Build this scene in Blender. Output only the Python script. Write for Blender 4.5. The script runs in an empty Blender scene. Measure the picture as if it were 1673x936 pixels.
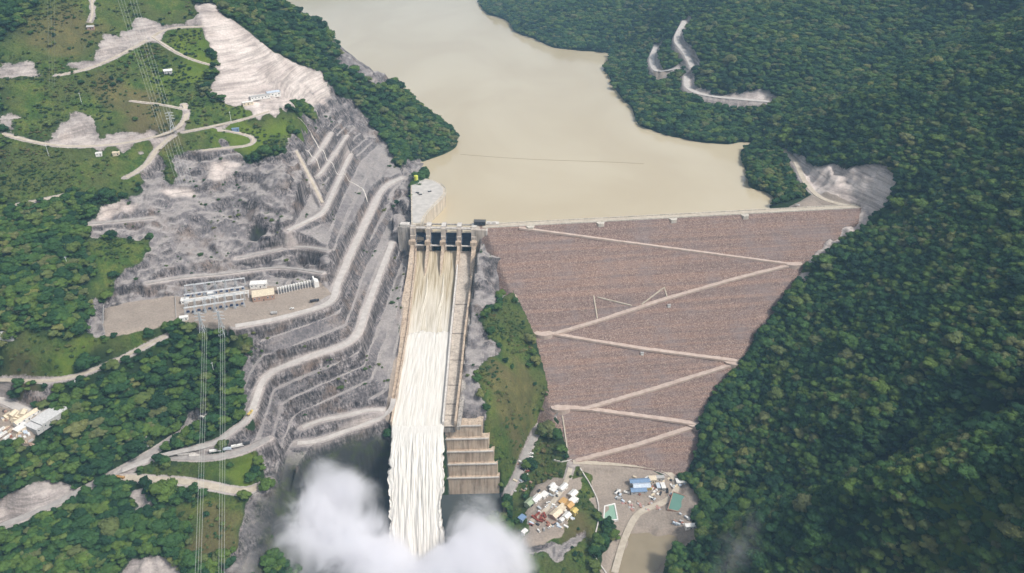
import bpy, math, random
import numpy as np
from mathutils import Vector
random.seed(7); RNG = np.random.default_rng(11)
scene = bpy.context.scene
C = scene.collection
R = math.radians

# ---------------------------------------------------------------- camera, sky, sun, exposure
CAM_H, PITCH, FOC = 540.0, R(30.0), 1300.0          # metres over the reservoir, down-tilt, focal length in photo pixels
cam_d = bpy.data.cameras.new("camera"); cam = bpy.data.objects.new("camera", cam_d); C.objects.link(cam)
cam.location = (0, 0, CAM_H); cam.rotation_euler = (R(90) - PITCH, 0, 0)
cam_d.sensor_width = 36.0; cam_d.lens = FOC / 1673.0 * 36.0
cam_d.clip_start = 1.0; cam_d.clip_end = 30000.0
scene.camera = cam
SUN_EL, SUN_AZ = R(52), R(118)                        # azimuth from +Y towards +X
w = bpy.data.worlds.new("World"); scene.world = w; w.use_nodes = True
wn, wl = w.node_tree.nodes, w.node_tree.links
bg = wn["Background"]
sky = wn.new("ShaderNodeTexSky"); sky.sky_type = 'NISHITA'; sky.sun_disc = False
sky.sun_elevation = SUN_EL; sky.sun_rotation = SUN_AZ; sky.air_density = 1.0; sky.dust_density = 4.0; sky.ozone_density = 1.0
hs = wn.new("ShaderNodeHueSaturation"); hs.inputs["Saturation"].default_value = 0.22   # a thin white overcast
wl.new(sky.outputs[0], hs.inputs["Color"]); wl.new(hs.outputs[0], bg.inputs[0])
bg.inputs[1].default_value = 0.105
sun_d = bpy.data.lights.new("sun", 'SUN'); sun = bpy.data.objects.new("sun", sun_d); C.objects.link(sun)
sun_d.energy = 2.3; sun_d.angle = R(8); sun_d.color = (1.0, 0.95, 0.87)
sdir = Vector((math.sin(SUN_AZ) * math.cos(SUN_EL), math.cos(SUN_AZ) * math.cos(SUN_EL), math.sin(SUN_EL)))
sun.rotation_euler = sdir.to_track_quat('Z', 'Y').to_euler(); sun.location = (400, -300, 1500)
vs = scene.view_settings
scene.display_settings.display_device = 'sRGB'
vs.view_transform = 'Standard'; vs.look = 'None'; vs.gamma = 1.0; vs.use_curve_mapping = False
vs.exposure = 0.66
scene.cycles.max_bounces = 12; scene.cycles.volume_bounces = 10
scene.cycles.use_denoising = True

# ---------------------------------------------------------------- surveying: a photo pixel and a known height (or plane) give a place
cp, sp = math.cos(PITCH), math.sin(PITCH)
def ray(px, py):
    u, v = (px - 836.5) / FOC, (py - 468.0) / FOC
    return np.array([u, cp - v * sp, -sp - v * cp])
def at(px, py, z):
    d = ray(px, py); t = (z - CAM_H) / d[2]
    return np.array([d[0] * t, d[1] * t, z])
def at_plane(px, py, n, c):                            # n.p = c
    d = ray(px, py); o = np.array([0, 0, CAM_H]); t = (c - n.dot(o)) / n.dot(d)
    return o + d * t
def hill_left(px, py):                                 # general lie of the left bank: z = .52(Y-854) - .3(X+430)
    n = np.array([.3, -.52, 1.0]); return at_plane(px, py, n, -.52 * 854 - .3 * 430)
def hill_right(px, py):
    n = np.array([-.8, .094, 1.0]); return at_plane(px, py, n, -383 + .094 * 769)
# dam: crest axis from A to B, downstream face 1.5:1
DA, DB = at(793, 373, 18.0), at(1412, 340, 18.0)
du = (DB - DA)[:2]; DLEN = float(np.hypot(*du)); du = du / DLEN
dn = np.array([du[1], -du[0]])
DSLOPE = 0.66
DN = np.array([DSLOPE * dn[0], DSLOPE * dn[1], 1.0]); DC = float(DN.dot(DA))
def on_dam(px, py): return at_plane(px, py, DN, DC)
def dam_z(x, y): return DC - DN[0] * x - DN[1] * y
# chute: sill line to flip lip
GA, GB = at(675.6, 368, 18.0), at(775.0, 370, 18.0)    # gate axis on pier tops
lipL, lipR = at(641, 697, -98.0), at(740, 697, -98.0)
sillL, sillR = at(676, 430, -24.0), at(775, 430, -24.0)
_a, _b, _c = sillL, sillR, (lipL + lipR) / 2
CN = np.cross(_b - _a, _c - _a); CN = CN / CN[2]; CC = float(CN.dot(_a))
def on_chute(px, py, up=0.0): return at_plane(px, py, CN, CC + up)
def chute_z(x, y): return CC - CN[0] * x - CN[1] * y

# ---------------------------------------------------------------- noise
_T = np.random.default_rng(3).random((256, 256)).astype(np.float32)
def vnoise(x, y):
    xi, yi = np.floor(x).astype(np.int64), np.floor(y).astype(np.int64)
    fx, fy = x - xi, y - yi
    fx, fy = fx * fx * (3 - 2 * fx), fy * fy * (3 - 2 * fy)
    a, b = _T[yi & 255, xi & 255], _T[yi & 255, (xi + 1) & 255]
    c, d = _T[(yi + 1) & 255, xi & 255], _T[(yi + 1) & 255, (xi + 1) & 255]
    return (a + (b - a) * fx) * (1 - fy) + (c + (d - c) * fx) * fy - 0.5
def fbm(x, y, s, o=4, gain=0.5):
    r, a = 0, 1.0
    for i in range(o):
        r = r + a * vnoise(x / s + 17.3 * i, y / s - 9.1 * i); s *= 0.5; a *= gain
    return r
def sstep(e0, e1, x):
    t = np.clip((x - e0) / (e1 - e0), 0, 1); return t * t * (3 - 2 * t)

# ---------------------------------------------------------------- survey points of the valley
CPS = []
def P(px, py, z): CPS.append(at(px, py, z))
for px in (-160, -60, 40, 130, 220, 310):
    for py in (-130, -60, 20, 90, 160, 230, 300, 370, 440): CPS.append(hill_left(px, py))
for px, py in ((390, 20), (390, 110), (430, 130), (400, 190), (430, 230), (400, 300), (400, 370),
               (430, 430), (350, 430), (500, 430)): CPS.append(hill_left(px, py))
for s in """400 -60 320|455 0 255|545 60 190|640 130 110|690 190 55|720 232 15|745 240 0|560 200 98|620 230 60|660 265 30|690 265 0|672 290 20
530 120 160|480 175 165|430 60 230|350 15 285|480 240 125|470 290 110|500 240 112|500 340 72|440 330 88|520 260 95|620 330 35|640 300 24
600 230 62|640 250 42|655 290 19|620 330 19|600 370 18|540 475 17|650 330 17|660 345 17
540 492 15
350 722 -72
520 850 -200|500 805 -170|430 800 -103|440 860 -130|500 936 -192|420 900 -135|380 936 -142|300 850 -118|200 900 -128|100 880 -122
0 870 -110|60 936 -140|200 936 -142|-100 936 -112|-120 850 -90|215 782 -98|100 822 -105|0 850 -108|130 705 -60|200 742 -86|250 640 -50|250 560 0|130 600 -14
0 600 -10|-100 600 0|0 650 -50|60 690 -50|100 670 -50|20 730 -50|-80 690 -45|-120 760 -70|60 760 -82|0 780 -85|170 500 15|170 550 15|290 522 15|390 540 12|300 495 15
500 480 15|290 485 16|390 472 16|180 495 16|130 520 22|160 470 35|300 580 -18|380 600 -30|330 640 -52|300 700 -82|90 560 15|60 500 45|-60 500 52
330 785 -99|400 800 -102|300 760 -90|390 760 -92|330 740 -79
805 385 10|795 420 -5|790 450 -15|800 520 -45|790 620 -75|775 680 -94|812 470 -38|830 560 -75|800 790 -178|815 700 -115|830 790 -188|850 640 -105
880 700 -168|860 750 -180|840 790 -190|870 680 -150|780 760 -150
1300 215 60|1400 160 130|1500 115 175|1600 70 212|1700 20 262|1280 245 30|1340 325 19|1300 320 12|1460 285 75|1400 280 58|1420 240 85|1440 340 30|1310 335 14|1345 280 40
1360 250 58|1310 290 22|1280 300 8|1234 236 0|1217 276 0|1228 308 0|1256 338 0|1290 330 9|1270 310 8
985 115 0|1000 135 0|1020 165 0|1045 205 0|1085 220 0|1140 232 0|1190 236 0|1120 160 40|1180 160 44|1250 165 52|1060 100 25|1110 60 100|1200 60 135|1200 120 85
1300 100 115|1400 60 150|1300 20 175|1500 20 190|1400 150 93|1500 100 140|1600 40 190|1300 180 55|1700 -20 230|1230 210 15|1060 160 15|1150 200 18
800 25 0|835 40 0|870 62 0|905 78 0|950 83 0|1000 88 0|1000 20 70|900 20 55|850 0 42|1100 10 130|950 50 30|1050 40 65|1000 -40 130|1200 -40 200|1400 -40 240|1600 -60 300
1140 785 -188|1180 740 -165|1150 880 -170|1110 905 -178|1180 878 -150|1250 862 -108|1350 842 -62|1450 820 -12|1560 797 28|1673 776 66|1760 765 100|1200 845 -168|1300 810 -137|1450 776 -98|1560 755 -60|1673 728 -26
1200 936 -160|1350 936 -105|1500 936 -50|1673 936 12|1780 936 50|1050 936 -197|1100 870 -192|1000 900 -197|1060 890 -198|1100 820 -193|995 838 -193|1060 790 -192|1000 770 -191|940 770 -189
900 830 -186|870 850 -188|910 800 -187|880 900 -195|930 900 -196|960 870 -194|850 880 -196|700 930 -212|780 930 -210|620 930 -212|780 860 -200""".replace("\n", "|").split("|"):
    a = [float(v) for v in s.split()]
    P(*a)
for px in (1230, 1330, 1430, 1540, 1640, 1740):
    for py in (220, 300, 380, 460, 540, 620, 690):
        if (py < 400 and px < 1480) or (py < 480 and px < 1400) or (px < 1300 and py < 620) or (py < 250 and px < 1600): continue
        CPS.append(hill_right(px, py))
DAM_PX = [(800, 374), (815, 415), (835, 465), (852, 500), (872, 545), (885, 590), (897, 640), (906, 670), (918, 710), (935, 757), (1000, 760), (1060, 768), (1118, 778),
          (1140, 735), (1142, 690), (1165, 640), (1205, 596), (1230, 560), (1265, 510), (1300, 462), (1315, 435), (1345, 400), (1375, 372), (1408, 341)]
DAM_FOOT = np.array([on_dam(*p) for p in DAM_PX])
for p in DAM_FOOT: CPS.append(p + np.array([0, 0, .5]))
for p in [(-1600, 3500, 350), (-1300, 4600, 350), (0, 5200, 250), (1500, 4500, 500), (2600, 3500, 700), (2800, 1800, 800), (2500, 700, 900), (-2200, 500, 500), (-1700, 1500, 700), (-1300, 300, 150), (-1500, 900, 380),
          (-1000, 500, 60), (-700, 350, -80), (-200, 350, -205), (200, 350, -190), (100, 500, -205), (0, 600, -205), (500, 250, 0), (900, 300, 350), (1300, 800, 600), (1500, 1300, 640),
          (0, 1300, -60), (100, 1800, -60), (-150, 2200, -60), (-400, 2600, -50), (-450, 3000, -40), (-300, 2000, -40), (250, 1300, -80), (400, 1260, -60), (-90, 1180, -40), (-110, 1320, -30), (200, 1500, -60), (-60, 1600, -50), (-100, 2700, -40), (-250, 3200, -30),
          (-200, 1650, 0), (-350, 1800, 0), (-550, 1900, 0), (-700, 2050, 0), (-1000, 2600, 0), (-1200, 3200, 20), (-1000, 1900, 130), (-900, 1600, 320), (-60, 3100, 20), (200, 3200, 120), (-200, 3900, 150)]:
    CPS.append(np.array(p, float))
# the benches of the big cut, from the top down: photo pixel and height of each ledge's outer edge
BENCHES = [[tuple(float(v) for v in q.split()) for q in r.split(",")] for r in (
 "496 236 112,505 229 111,528 201 110,540 190 109", "500 273 96,508 265 95,521 249 95,542 215 95,556 200 94", "509 300 78,518 289 78,535 269 78,569 218 77,584 205 76",
 "469 377 60,500 362 60,528 345 60,549 304 60,573 249 60,598 228 58", "533 405 45,540 385 45,549 351 45,590 266 45,622 236 44", "546 440 30,560 412 30,575 385 30,606 325 30,628 282 30,650 262 29",
 "431 525 14,469 515 15,540 491 15,552 461 16,573 413 17,604 351 18,627 307 18.5,662 290 19",
 "387 644 -38,400 580 -12,417 562 -4,482 538 1,556 511 4,583 430 4,610 385 4,638 334 5",
 "390 655 -46,417 600 -24,431 581 -16,455 578 -14,510 556 -9,566 532 -8,590 462 -8,618 405 -7,645 352 -4",
 "380 703 -66,405 686 -60,418 655 -50,436 612 -36,500 583 -25,576 554 -20,599 504 -19,616 460 -16,641 395 -8",
 "421 740 -85,436 679 -64,450 638 -50,479 624 -44,534 602 -37,588 576 -32,602 528 -31,619 494 -29,629 467 -27,655 410 -20",
 "440 760 -98,453 692 -74,462 662 -62,476 653 -58,530 627 -51,598 597 -46,607 566 -44,616 549 -42,640 480 -37,658 430 -30",
 "452 775 -108,465 716 -88,482 682 -77,496 672 -73,551 648 -66,609 621 -60,616 603 -57,650 500 -38,662 450 -28",
 "462 790 -120,472 733 -100,493 696 -88,523 684 -85,571 675 -82,633 638 -72,645 600 -62,655 540 -50,664 470 -36",
 "474 810 -128,490 760 -108,517 722 -99,571 699 -96,619 682 -92,640 672 -88,647 610 -72,657 545 -58,668 470 -42")]
BENCHES = [np.array([at(*q) for q in r]) for r in BENCHES]
for r in BENCHES: CPS += [p for p in r]
CPS = np.array(CPS)
RC = 9.0
def solve_rbf(p):
    n = len(p); d = np.sqrt((p[:, None, 0] - p[None, :, 0]) ** 2 + (p[:, None, 1] - p[None, :, 1]) ** 2 + RC * RC)
    A = np.zeros((n + 3, n + 3)); A[:n, :n] = d; A[:n, :n] -= np.eye(n) * 0.4
    A[:n, n] = 1; A[:n, n + 1:] = p[:, :2] / 1000; A[n, :n] = 1; A[n + 1:, :n] = p[:, :2].T / 1000
    b = np.zeros(n + 3); b[:n] = p[:, 2]
    return np.linalg.solve(A, b)
WR = solve_rbf(CPS)
def rbf(x, y):
    out = np.empty(x.size); xf, yf = x.ravel(), y.ravel(); n = len(CPS)
    for i in range(0, x.size, 20000):
        a, b = xf[i:i + 20000], yf[i:i + 20000]
        d = np.sqrt((a[:, None] - CPS[None, :, 0]) ** 2 + (b[:, None] - CPS[None, :, 1]) ** 2 + RC * RC)
        out[i:i + 20000] = d @ WR[:n] + WR[n] + WR[n + 1] * a / 1000 + WR[n + 2] * b / 1000
    return out.reshape(x.shape)
GX0, GY0, GS = -2400.0, 200.0, 10.0
_gx = np.arange(GX0, 2900, GS); _gy = np.arange(GY0, 5400, GS)
_G = rbf(*np.meshgrid(_gx, _gy))
def bicub(x, y):
    u, v = (np.asarray(x, float) - GX0) / GS, (np.asarray(y, float) - GY0) / GS
    i, j = np.floor(u).astype(int), np.floor(v).astype(int); fu, fv = u - i, v - j
    def wts(t): return (-.5 * t + t * t - .5 * t ** 3, 1 - 2.5 * t * t + 1.5 * t ** 3, .5 * t + 2 * t * t - 1.5 * t ** 3, -.5 * t * t + .5 * t ** 3)
    wu, wv = wts(fu), wts(fv); r = 0
    for b in range(4):
        jj = np.clip(j + b - 1, 0, len(_gy) - 1); row = 0
        for a in range(4):
            ii = np.clip(i + a - 1, 0, len(_gx) - 1); row = row + wu[a] * _G[jj, ii]
        r = r + wv[b] * row
    return r
def relief(x, y):                                       # gullies and hummocks
    far = sstep(1500, 2600, y)
    return fbm(x, y, 90, 3) * (9 + 14 * far) + fbm(x, y, 240, 2) * (8 + 26 * far)
def h0(x, y): 
    z = bicub(x, y)
    damp = sstep(2, 30, np.abs(z)) if True else 1       # keep the shoreline where it was surveyed
    return z + relief(x, y) * damp * 0.6
_lx, _ly = np.arange(-1900, 2700, 5.0), np.arange(260, 5200, 5.0)
_L = h0(*np.meshgrid(_lx, _ly))
def lut(x, y):
    u = np.clip((x + 1900) / 5.0, 0, len(_lx) - 1.001); v = np.clip((y - 260) / 5.0, 0, len(_ly) - 1.001)
    i, j = u.astype(int), v.astype(int); fu, fv = u - i, v - j
    return (_L[j, i] * (1 - fu) + _L[j, i + 1] * fu) * (1 - fv) + (_L[j + 1, i] * (1 - fu) + _L[j + 1, i + 1] * fu) * fv
def cast_px(pts, hf):
    """photo pixels -> the places on the ground they look at"""
    pts = np.asarray(pts, float); d = np.array([ray(*p) for p in pts]); t = np.full(len(pts), 300.0); hit = np.zeros(len(pts), bool)
    f = lambda t: CAM_H + d[:, 2] * t - np.maximum(hf(d[:, 0] * t, d[:, 1] * t), -260)
    for _ in range(1400):
        hit |= (f(t) <= 0) | (t > 5200)
        if hit.all(): break
        t = np.where(hit, t, t + 4.0)
    lo, hi = t - 4.0, t
    for _ in range(8):
        m = (lo + hi) / 2; b = f(m) <= 0; hi = np.where(b, m, hi); lo = np.where(b, lo, m)
    return np.stack([d[:, 0] * hi, d[:, 1] * hi, CAM_H + d[:, 2] * hi], 1)

# ---------------------------------------------------------------- fine grid (2.5 m in the gorge, coarser far away)
def axis(lo, hi, a, b, s, g, smax):
    m = list(np.arange(a, b + .1, s)); q, st = m[-1], s
    while q < hi: st = min(st * g, smax); q += st; m.append(q)
    q, st, l = a, s, []
    while q > lo: st = min(st * g, smax); q -= st; l.append(q)
    return np.array(l[::-1] + m)
def axis2(lo, hi, cuts, steps, g, smax):
    m = []
    for c0, c1, st in zip(cuts[:-1], cuts[1:], steps): m += list(np.linspace(c0, c1, int((c1 - c0) / st), endpoint=False))
    m.append(cuts[-1]); q, st = m[-1], steps[-1]
    while q < hi: st = min(st * g, smax); q += st; m.append(q)
    q, st, l = cuts[0], steps[0], []
    while q > lo: st = min(st * g, smax); q -= st; l.append(q)
    return np.array(l[::-1] + m)
AX = axis2(-1900, 2700, [-560, -350, -135, 620], [2.5, 1.5, 2.8], 1.03, 26.0)
AY = axis2(260, 5200, [480, 640, 1290, 1400], [2.5, 1.6, 2.5], 1.02, 16.0)
XX, YY = np.meshgrid(AX, AY)
ZZ = h0(XX, YY)

def in_poly(poly, x, y):
    poly = np.asarray(poly); c = np.zeros(x.shape, bool); n = len(poly)
    for i in range(n):
        x1, y1 = poly[i][:2]; x2, y2 = poly[(i + 1) % n][:2]
        if y1 == y2: continue
        c ^= ((y1 > y) != (y2 > y)) & (x < (x2 - x1) * (y - y1) / (y2 - y1) + x1)
    return c
def window(poly, pad=0):
    poly = np.asarray(poly)
    i0, i1 = np.searchsorted(AX, poly[:, 0].min() - pad), np.searchsorted(AX, poly[:, 0].max() + pad)
    j0, j1 = np.searchsorted(AY, poly[:, 1].min() - pad), np.searchsorted(AY, poly[:, 1].max() + pad)
    return slice(max(j0 - 1, 0), j1 + 1), slice(max(i0 - 1, 0), i1 + 1)
def seg_dist(pl, x, y):
    """distance to a polyline and height there"""
    best = np.full(x.shape, 1e9); zz = np.zeros(x.shape); 
    for a, b in zip(pl[:-1], pl[1:]):
        v = b[:2] - a[:2]; L = v.dot(v) + 1e-9
        t = np.clip(((x - a[0]) * v[0] + (y - a[1]) * v[1]) / L, 0, 1)
        d = np.hypot(x - a[0] - t * v[0], y - a[1] - t * v[1]); m = d < best
        best = np.where(m, d, best); zz = np.where(m, a[2] + t * (b[2] - a[2]), zz) if len(a) > 2 else zz
    return best, zz
def densify(pts, step=6.0):
    pts = np.asarray(pts, float)
    # Catmull-Rom through the points, resampled
    out = []
    for i in range(len(pts) - 1):
        p0, p1, p2, p3 = pts[max(i - 1, 0)], pts[i], pts[i + 1], pts[min(i + 2, len(pts) - 1)]
        n = max(2, int(np.linalg.norm(p2 - p1) / step))
        for k in range(n):
            t = k / n
            out.append(.5 * ((2 * p1) + (p2 - p0) * t + (2 * p0 - 5 * p1 + 4 * p2 - p3) * t * t + (3 * p1 - p0 - 3 * p2 + p3) * t ** 3))
    out.append(pts[-1]); return np.array(out)
def smooth(a, n=3):
    for _ in range(n):
        b = a.copy(); b[1:-1] = (a[:-2] + 2 * a[1:-1] + a[2:]) / 4; a = b
    return a
# ---------------------------------------------------------------- the map: outlines traced from the photo, laid on the ground
def px(s): return [tuple(float(v) for v in q.split()) for q in s.split(",")]
AREAS = {
 "cut": px("655 287,612 228,560 190,525 178,492 190,482 225,472 268,400 264,362 240,322 238,300 262,262 250,215 290,222 330,165 337,150 386,250 386,222 432,146 470,150 560,170 552,290 520,395 540,440 548,402 566,392 640,412 690,352 732,420 745,438 790,398 812,386 870,362 934,520 935,560 900,640 870,640 690,668 440,655 370"),
 "spur_cut": px("488 172,528 132,556 152,608 192,650 255,662 290,640 290,600 230,540 190"),
 "pale_cut": px("322 4,342 8,402 48,442 78,523 112,526 148,492 176,478 170,440 182,382 178,352 160,356 112,332 62"),
 "road_cut": px("100 118,150 76,190 52,225 38,272 40,330 30,334 44,272 50,210 92,150 118"),
 "road_cut2": px("0 182,20 190,22 215,70 225,106 220,112 195,140 185,152 225,220 215,258 208,264 228,200 242,100 240,0 217"),
 "road_cut3": px("0 112,25 109,60 120,55 128,0 137"),
 "cut_low": px("-20 814,40 800,82 780,122 798,60 838,-20 872"),
 "cut_low2": px("190 936,213 913,260 908,312 936,312 990,190 990"),
 "cut_low3": px("222 798,256 794,252 838,218 852"),
 "camp_cut": px("-20 625,92 625,96 655,-20 655"),
 "tunnel_cut": px("272 706,300 662,330 655,342 682,292 708"),
 "right_cut": px("1272 238,1298 245,1332 274,1366 268,1386 272,1442 266,1470 286,1446 338,1410 356,1345 338,1308 306"),
 "right_edge": px("1400 342,1446 332,1412 374,1372 398,1340 420,1322 436,1318 424,1360 386"),
 "right_edge2": px("1308 452,1330 451,1326 468,1306 466"),
 "far_cut": px("1120 147,1180 154,1258 145,1258 166,1180 166,1130 159"),
 "far_cut2": px("1062 121,1080 112,1102 112,1076 134"),
 "spur_scar": px("538 70,585 82,626 116,642 148,622 152,596 128,560 106"),
 "chute_rock": px("782 376,799 376,808 410,816 450,824 472,802 530,806 570,786 600,778 660,812 770,815 800,730 800,730 690,770 500"),
 "left_camp": px("-40 655,60 668,110 676,70 705,40 735,-40 735"),
 "pad": px("169 497,292 482,388 470,518 452,542 478,500 505,392 536,296 526,171 554"),
 "camp": px("932 756,1085 765,1120 790,1140 830,1122 862,1100 885,1040 905,1000 936,1000 850,975 820,958 780"),
 "camp2": px("848 856,870 812,900 788,946 788,946 822,902 872,862 884"),
 "white_apron": px("258 316,275 305,300 302,320 308,316 313,290 311,268 318"), "striped_cut": px("160 337,180 326,205 335,222 348,216 357,158 361"), "ribbed_cut": px("342 268,395 262,392 290,370 298,345 295"),
 "gate_left": px("640 350,682 368,692 450,676 510,636 505"), "gate_right": px("772 372,806 374,814 440,800 480,768 480"), "knoll_scar": px("850 870,900 880,948 860,940 888,900 898,858 890"),
 "wing_root": px("652 284,668 262,684 256,692 268,690 292,676 300,674 368,650 368"), "crest_yard": px("1285 348,1288 336,1320 320,1352 312,1405 332,1408 348"),
 "green_wedge": px("268 232,305 228,302 302,281 302"),
 "mud": px("1035 872,1070 862,1112 872,1126 890,1084 905,1066 936,1060 1000,1006 1000,1018 936,1030 900"),
 "bank_mud": px("1000 868,1060 850,1140 866,1150 880,1100 905,1085 936,1070 1000,980 1000,985 936"),
 "road_berm": px("670 420,650 560,628 690,642 695,662 560,680 440"),
}
GRASS = [px("266 230,306 226,303 304,280 304"), px("0 62,60 42,62 -30,322 -30,332 50,352 170,482 182,482 268,332 242,216 292,210 332,100 317,0 342"), px("140 386,252 386,222 434,142 472"),
         px("166 560,290 526,262 562,170 592"), px("10 560,160 545,166 602,0 618"), px("262 760,412 748,412 792,214 778"), px("250 842,390 802,382 902,300 902"),
         px("820 472,850 502,904 660,880 702,836 792,814 760,780 682,786 602,806 562"), px("388 540,442 542,402 570"), px("905 690,930 756,900 790,870 812,860 760"), px("830 800,850 790,900 700,935 757,960 780,985 830,975 940,820 940,815 820"), px("490 160,512 160,560 200,590 232,560 225,510 190")]
LUSH = [px("350 205,480 185,480 235,350 250"), px("250 120,330 60,340 130,260 160"), px("300 780,410 760,410 790,300 790"), px("60 560,160 560,160 600,60 600"),
        px("1300 400,1420 400,1500 560,1300 640,1200 700,1150 660"), px("1580 780,1673 780,1673 936,1500 936")]
BROWN = [px("828 560,884 640,850 740,798 700,800 600"), px("1390 266,1420 226,1450 226,1442 262"), px("150 120,260 160,300 250,200 230"), px("20 60,140 10,180 60,60 110"), px("880 800,960 870,900 890"), px("300 850,380 850,370 920,310 910"), px("0 580,40 560,45 610,0 615"), px("500 155,560 200,580 225,540 210")]
TERR2 = [px("322 4,402 48,523 112,526 148,492 176,382 178,352 160,356 112")]
ROADS = [  # width, tint, pixels
 (9, 'grey', px("-40 882,0 860,60 838,130 805,200 765,250 738,300 708,332 690")),
 (7.5, 'pale', px("200 768,270 747,350 721,380 703,405 686,418 655,436 612,500 583,576 554,599 504,616 460,641 395")),
 (7, 'grey', px("272 746,340 746,400 739,440 716")),
 (9, 'tan', px("203 780,300 786,350 796,400 801,441 786")),
 (6, 'tan', px("-30 623,0 622,90 622,165 600,222 574,272 548")),
 (5, 'tan', px("-30 345,0 340,60 328,106 318")),
 (7, 'tan', px("95 123,150 112,200 90,250 56,275 45,334 43")),
 (6, 'tan', px("-30 212,0 215,50 232,100 239,160 239,220 233,280 216,300 200,306 182,300 170")),
 (7, 'tan', px("206 290,240 271,256 242,282 222")),
 (5, 'tan', px("300 216,350 206,400 196,440 182")),
 (4, 'tan', px("330 246,370 241,410 239,416 226,390 216,360 213")),
 (8.5, 'pale', px("385 535,431 526,469 516,538 493,551 463,573 414,603 352,627 308,658 291")),
 (5, 'grey', px("388 422,440 409,490 406,536 409")),
 (4, 'tan', px("484 247,498 274,512 303,527 331")),
 (6.5, 'pale', px("643 652,640 672,619 682,571 699,517 722,492 757")),
 (5, 'pale', px("628 664,600 663,571 674,523 684,494 696")),
 (9, 'tan', px("1280 245,1300 262,1315 300,1344 324,1395 339")),
 (13, 'pale', px("1119 34,1105 66,1120 86,1132 110")),
 (13, 'pale', px("1122 125,1125 146,1160 159,1256 166")),
 (13, 'pale', px("1073 75,1065 95,1073 120,1105 112")),
 (8, 'grey', px("912 674,885 695,862 735,846 775,828 808")),
 (6, 'tan', px("934 757,930 775,918 800,890 835,868 852")),
 (8, 'tan', px("936 755,1030 759,1085 769,1106 790,1095 815,1060 830,1040 842,1020 880,1004 936")),
 (3, 'tan', px("151 -10,150 5,152 25,147 36")),
 (3, 'tan', px("215 165,260 170,300 178")),
 (3, 'tan', px("248 60,300 95,358 110")),
 (10, 'pale', px("-40 655,0 658,40 666,80 676")),
 (6, 'pale', px("470 377,500 362,528 345,549 304,572 252")), (4, 'pale', px("508 265,521 249,541 217")), (4, 'pale', px("518 289,535 269,567 221")), (4, 'grey', px("240 463,290 453,370 447,457 441,528 446")),
 (5, 'grey', px("142 366,200 362,251 356")),
]
_all = []; _idx = {}
def reg(key, pts): _idx[key] = (len(_all), len(_all) + len(pts)); _all.extend(pts)
for k, v in AREAS.items(): reg(("a", k), v)
for n, L in (("g", GRASS), ("l", LUSH), ("b", BROWN), ("u", TERR2)):
    for i, v in enumerate(L): reg((n, i), v)
for i, r in enumerate(ROADS): reg(("r", i), r[2])
_W = cast_px(_all, lut)
def got(*k): a, b = _idx[k]; return _W[a:b]

def blur(a, n):
    for _ in range(n):
        b = a.copy(); b[1:-1] = (a[:-2] + 2 * a[1:-1] + a[2:]) / 4
        a = b.copy(); a[:, 1:-1] = (b[:, :-2] + 2 * b[:, 1:-1] + b[:, 2:]) / 4
    return a
JX, JY = fbm(XX, YY, 40, 5, .62) * 24, fbm(XX + 500, YY - 300, 40, 5, .62) * 24      # ragged edges
def mask(poly, rag=1.0, soft=2):
    m = np.zeros(XX.shape, np.float32); s = window(poly, 40)
    sub = in_poly(poly, XX[s] + JX[s] * rag, YY[s] + JY[s] * rag).astype(np.float32)
    m[s] = blur(sub, soft); return m
def anyof(key, n, rag=1.0, soft=2):
    m = np.zeros(XX.shape, np.float32)
    for i in range(n): m = np.maximum(m, mask(got(key, i), rag, soft))
    return m
M = {k: mask(got("a", k), 0.15 if k in ("pad", "left_camp", "road_berm", "white_apron", "gate_left", "gate_right", "wing_root", "crest_yard", "cut_low", "cut_low2", "right_edge", "right_cut", "far_cut", "far_cut2") else 1.0) for k in AREAS}
mx = lambda *k: np.maximum.reduce([M[q] for q in k])
rock = mx("cut", "spur_cut", "road_cut", "road_cut2", "road_cut3", "cut_low", "cut_low2", "cut_low3", "camp_cut", "tunnel_cut", "right_cut", "right_edge", "right_edge2", "far_cut", "far_cut2", "spur_scar", "chute_rock", "pale_cut", "road_berm", "gate_left", "gate_right", "wing_root", "knoll_scar", "crest_yard")
rock = rock * (1 - M['green_wedge'])
pale = np.maximum(np.maximum(M["pale_cut"], mx("white_apron", "striped_cut", "ribbed_cut", "right_cut", "right_edge", "far_cut2", "far_cut", "right_edge2")), .55 * mx("road_cut", "road_cut2", "right_cut", "cut_low", "cut_low2", "right_edge", "cut_low3", "road_cut3"))
dirt = mx("pad", "left_camp", "camp", "camp2", "far_cut2", "road_berm", "bank_mud", "crest_yard")
grass = anyof("g", len(GRASS), 1.0, 4); lush = anyof("l", len(LUSH), 2.0, 8); brown = np.maximum(anyof("b", len(BROWN), 1.5, 6), M["spur_scar"])
terr = np.zeros(XX.shape, np.float32); terr2 = anyof("u", len(TERR2), .2, 3)
grass = grass * (1 - rock)

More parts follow.
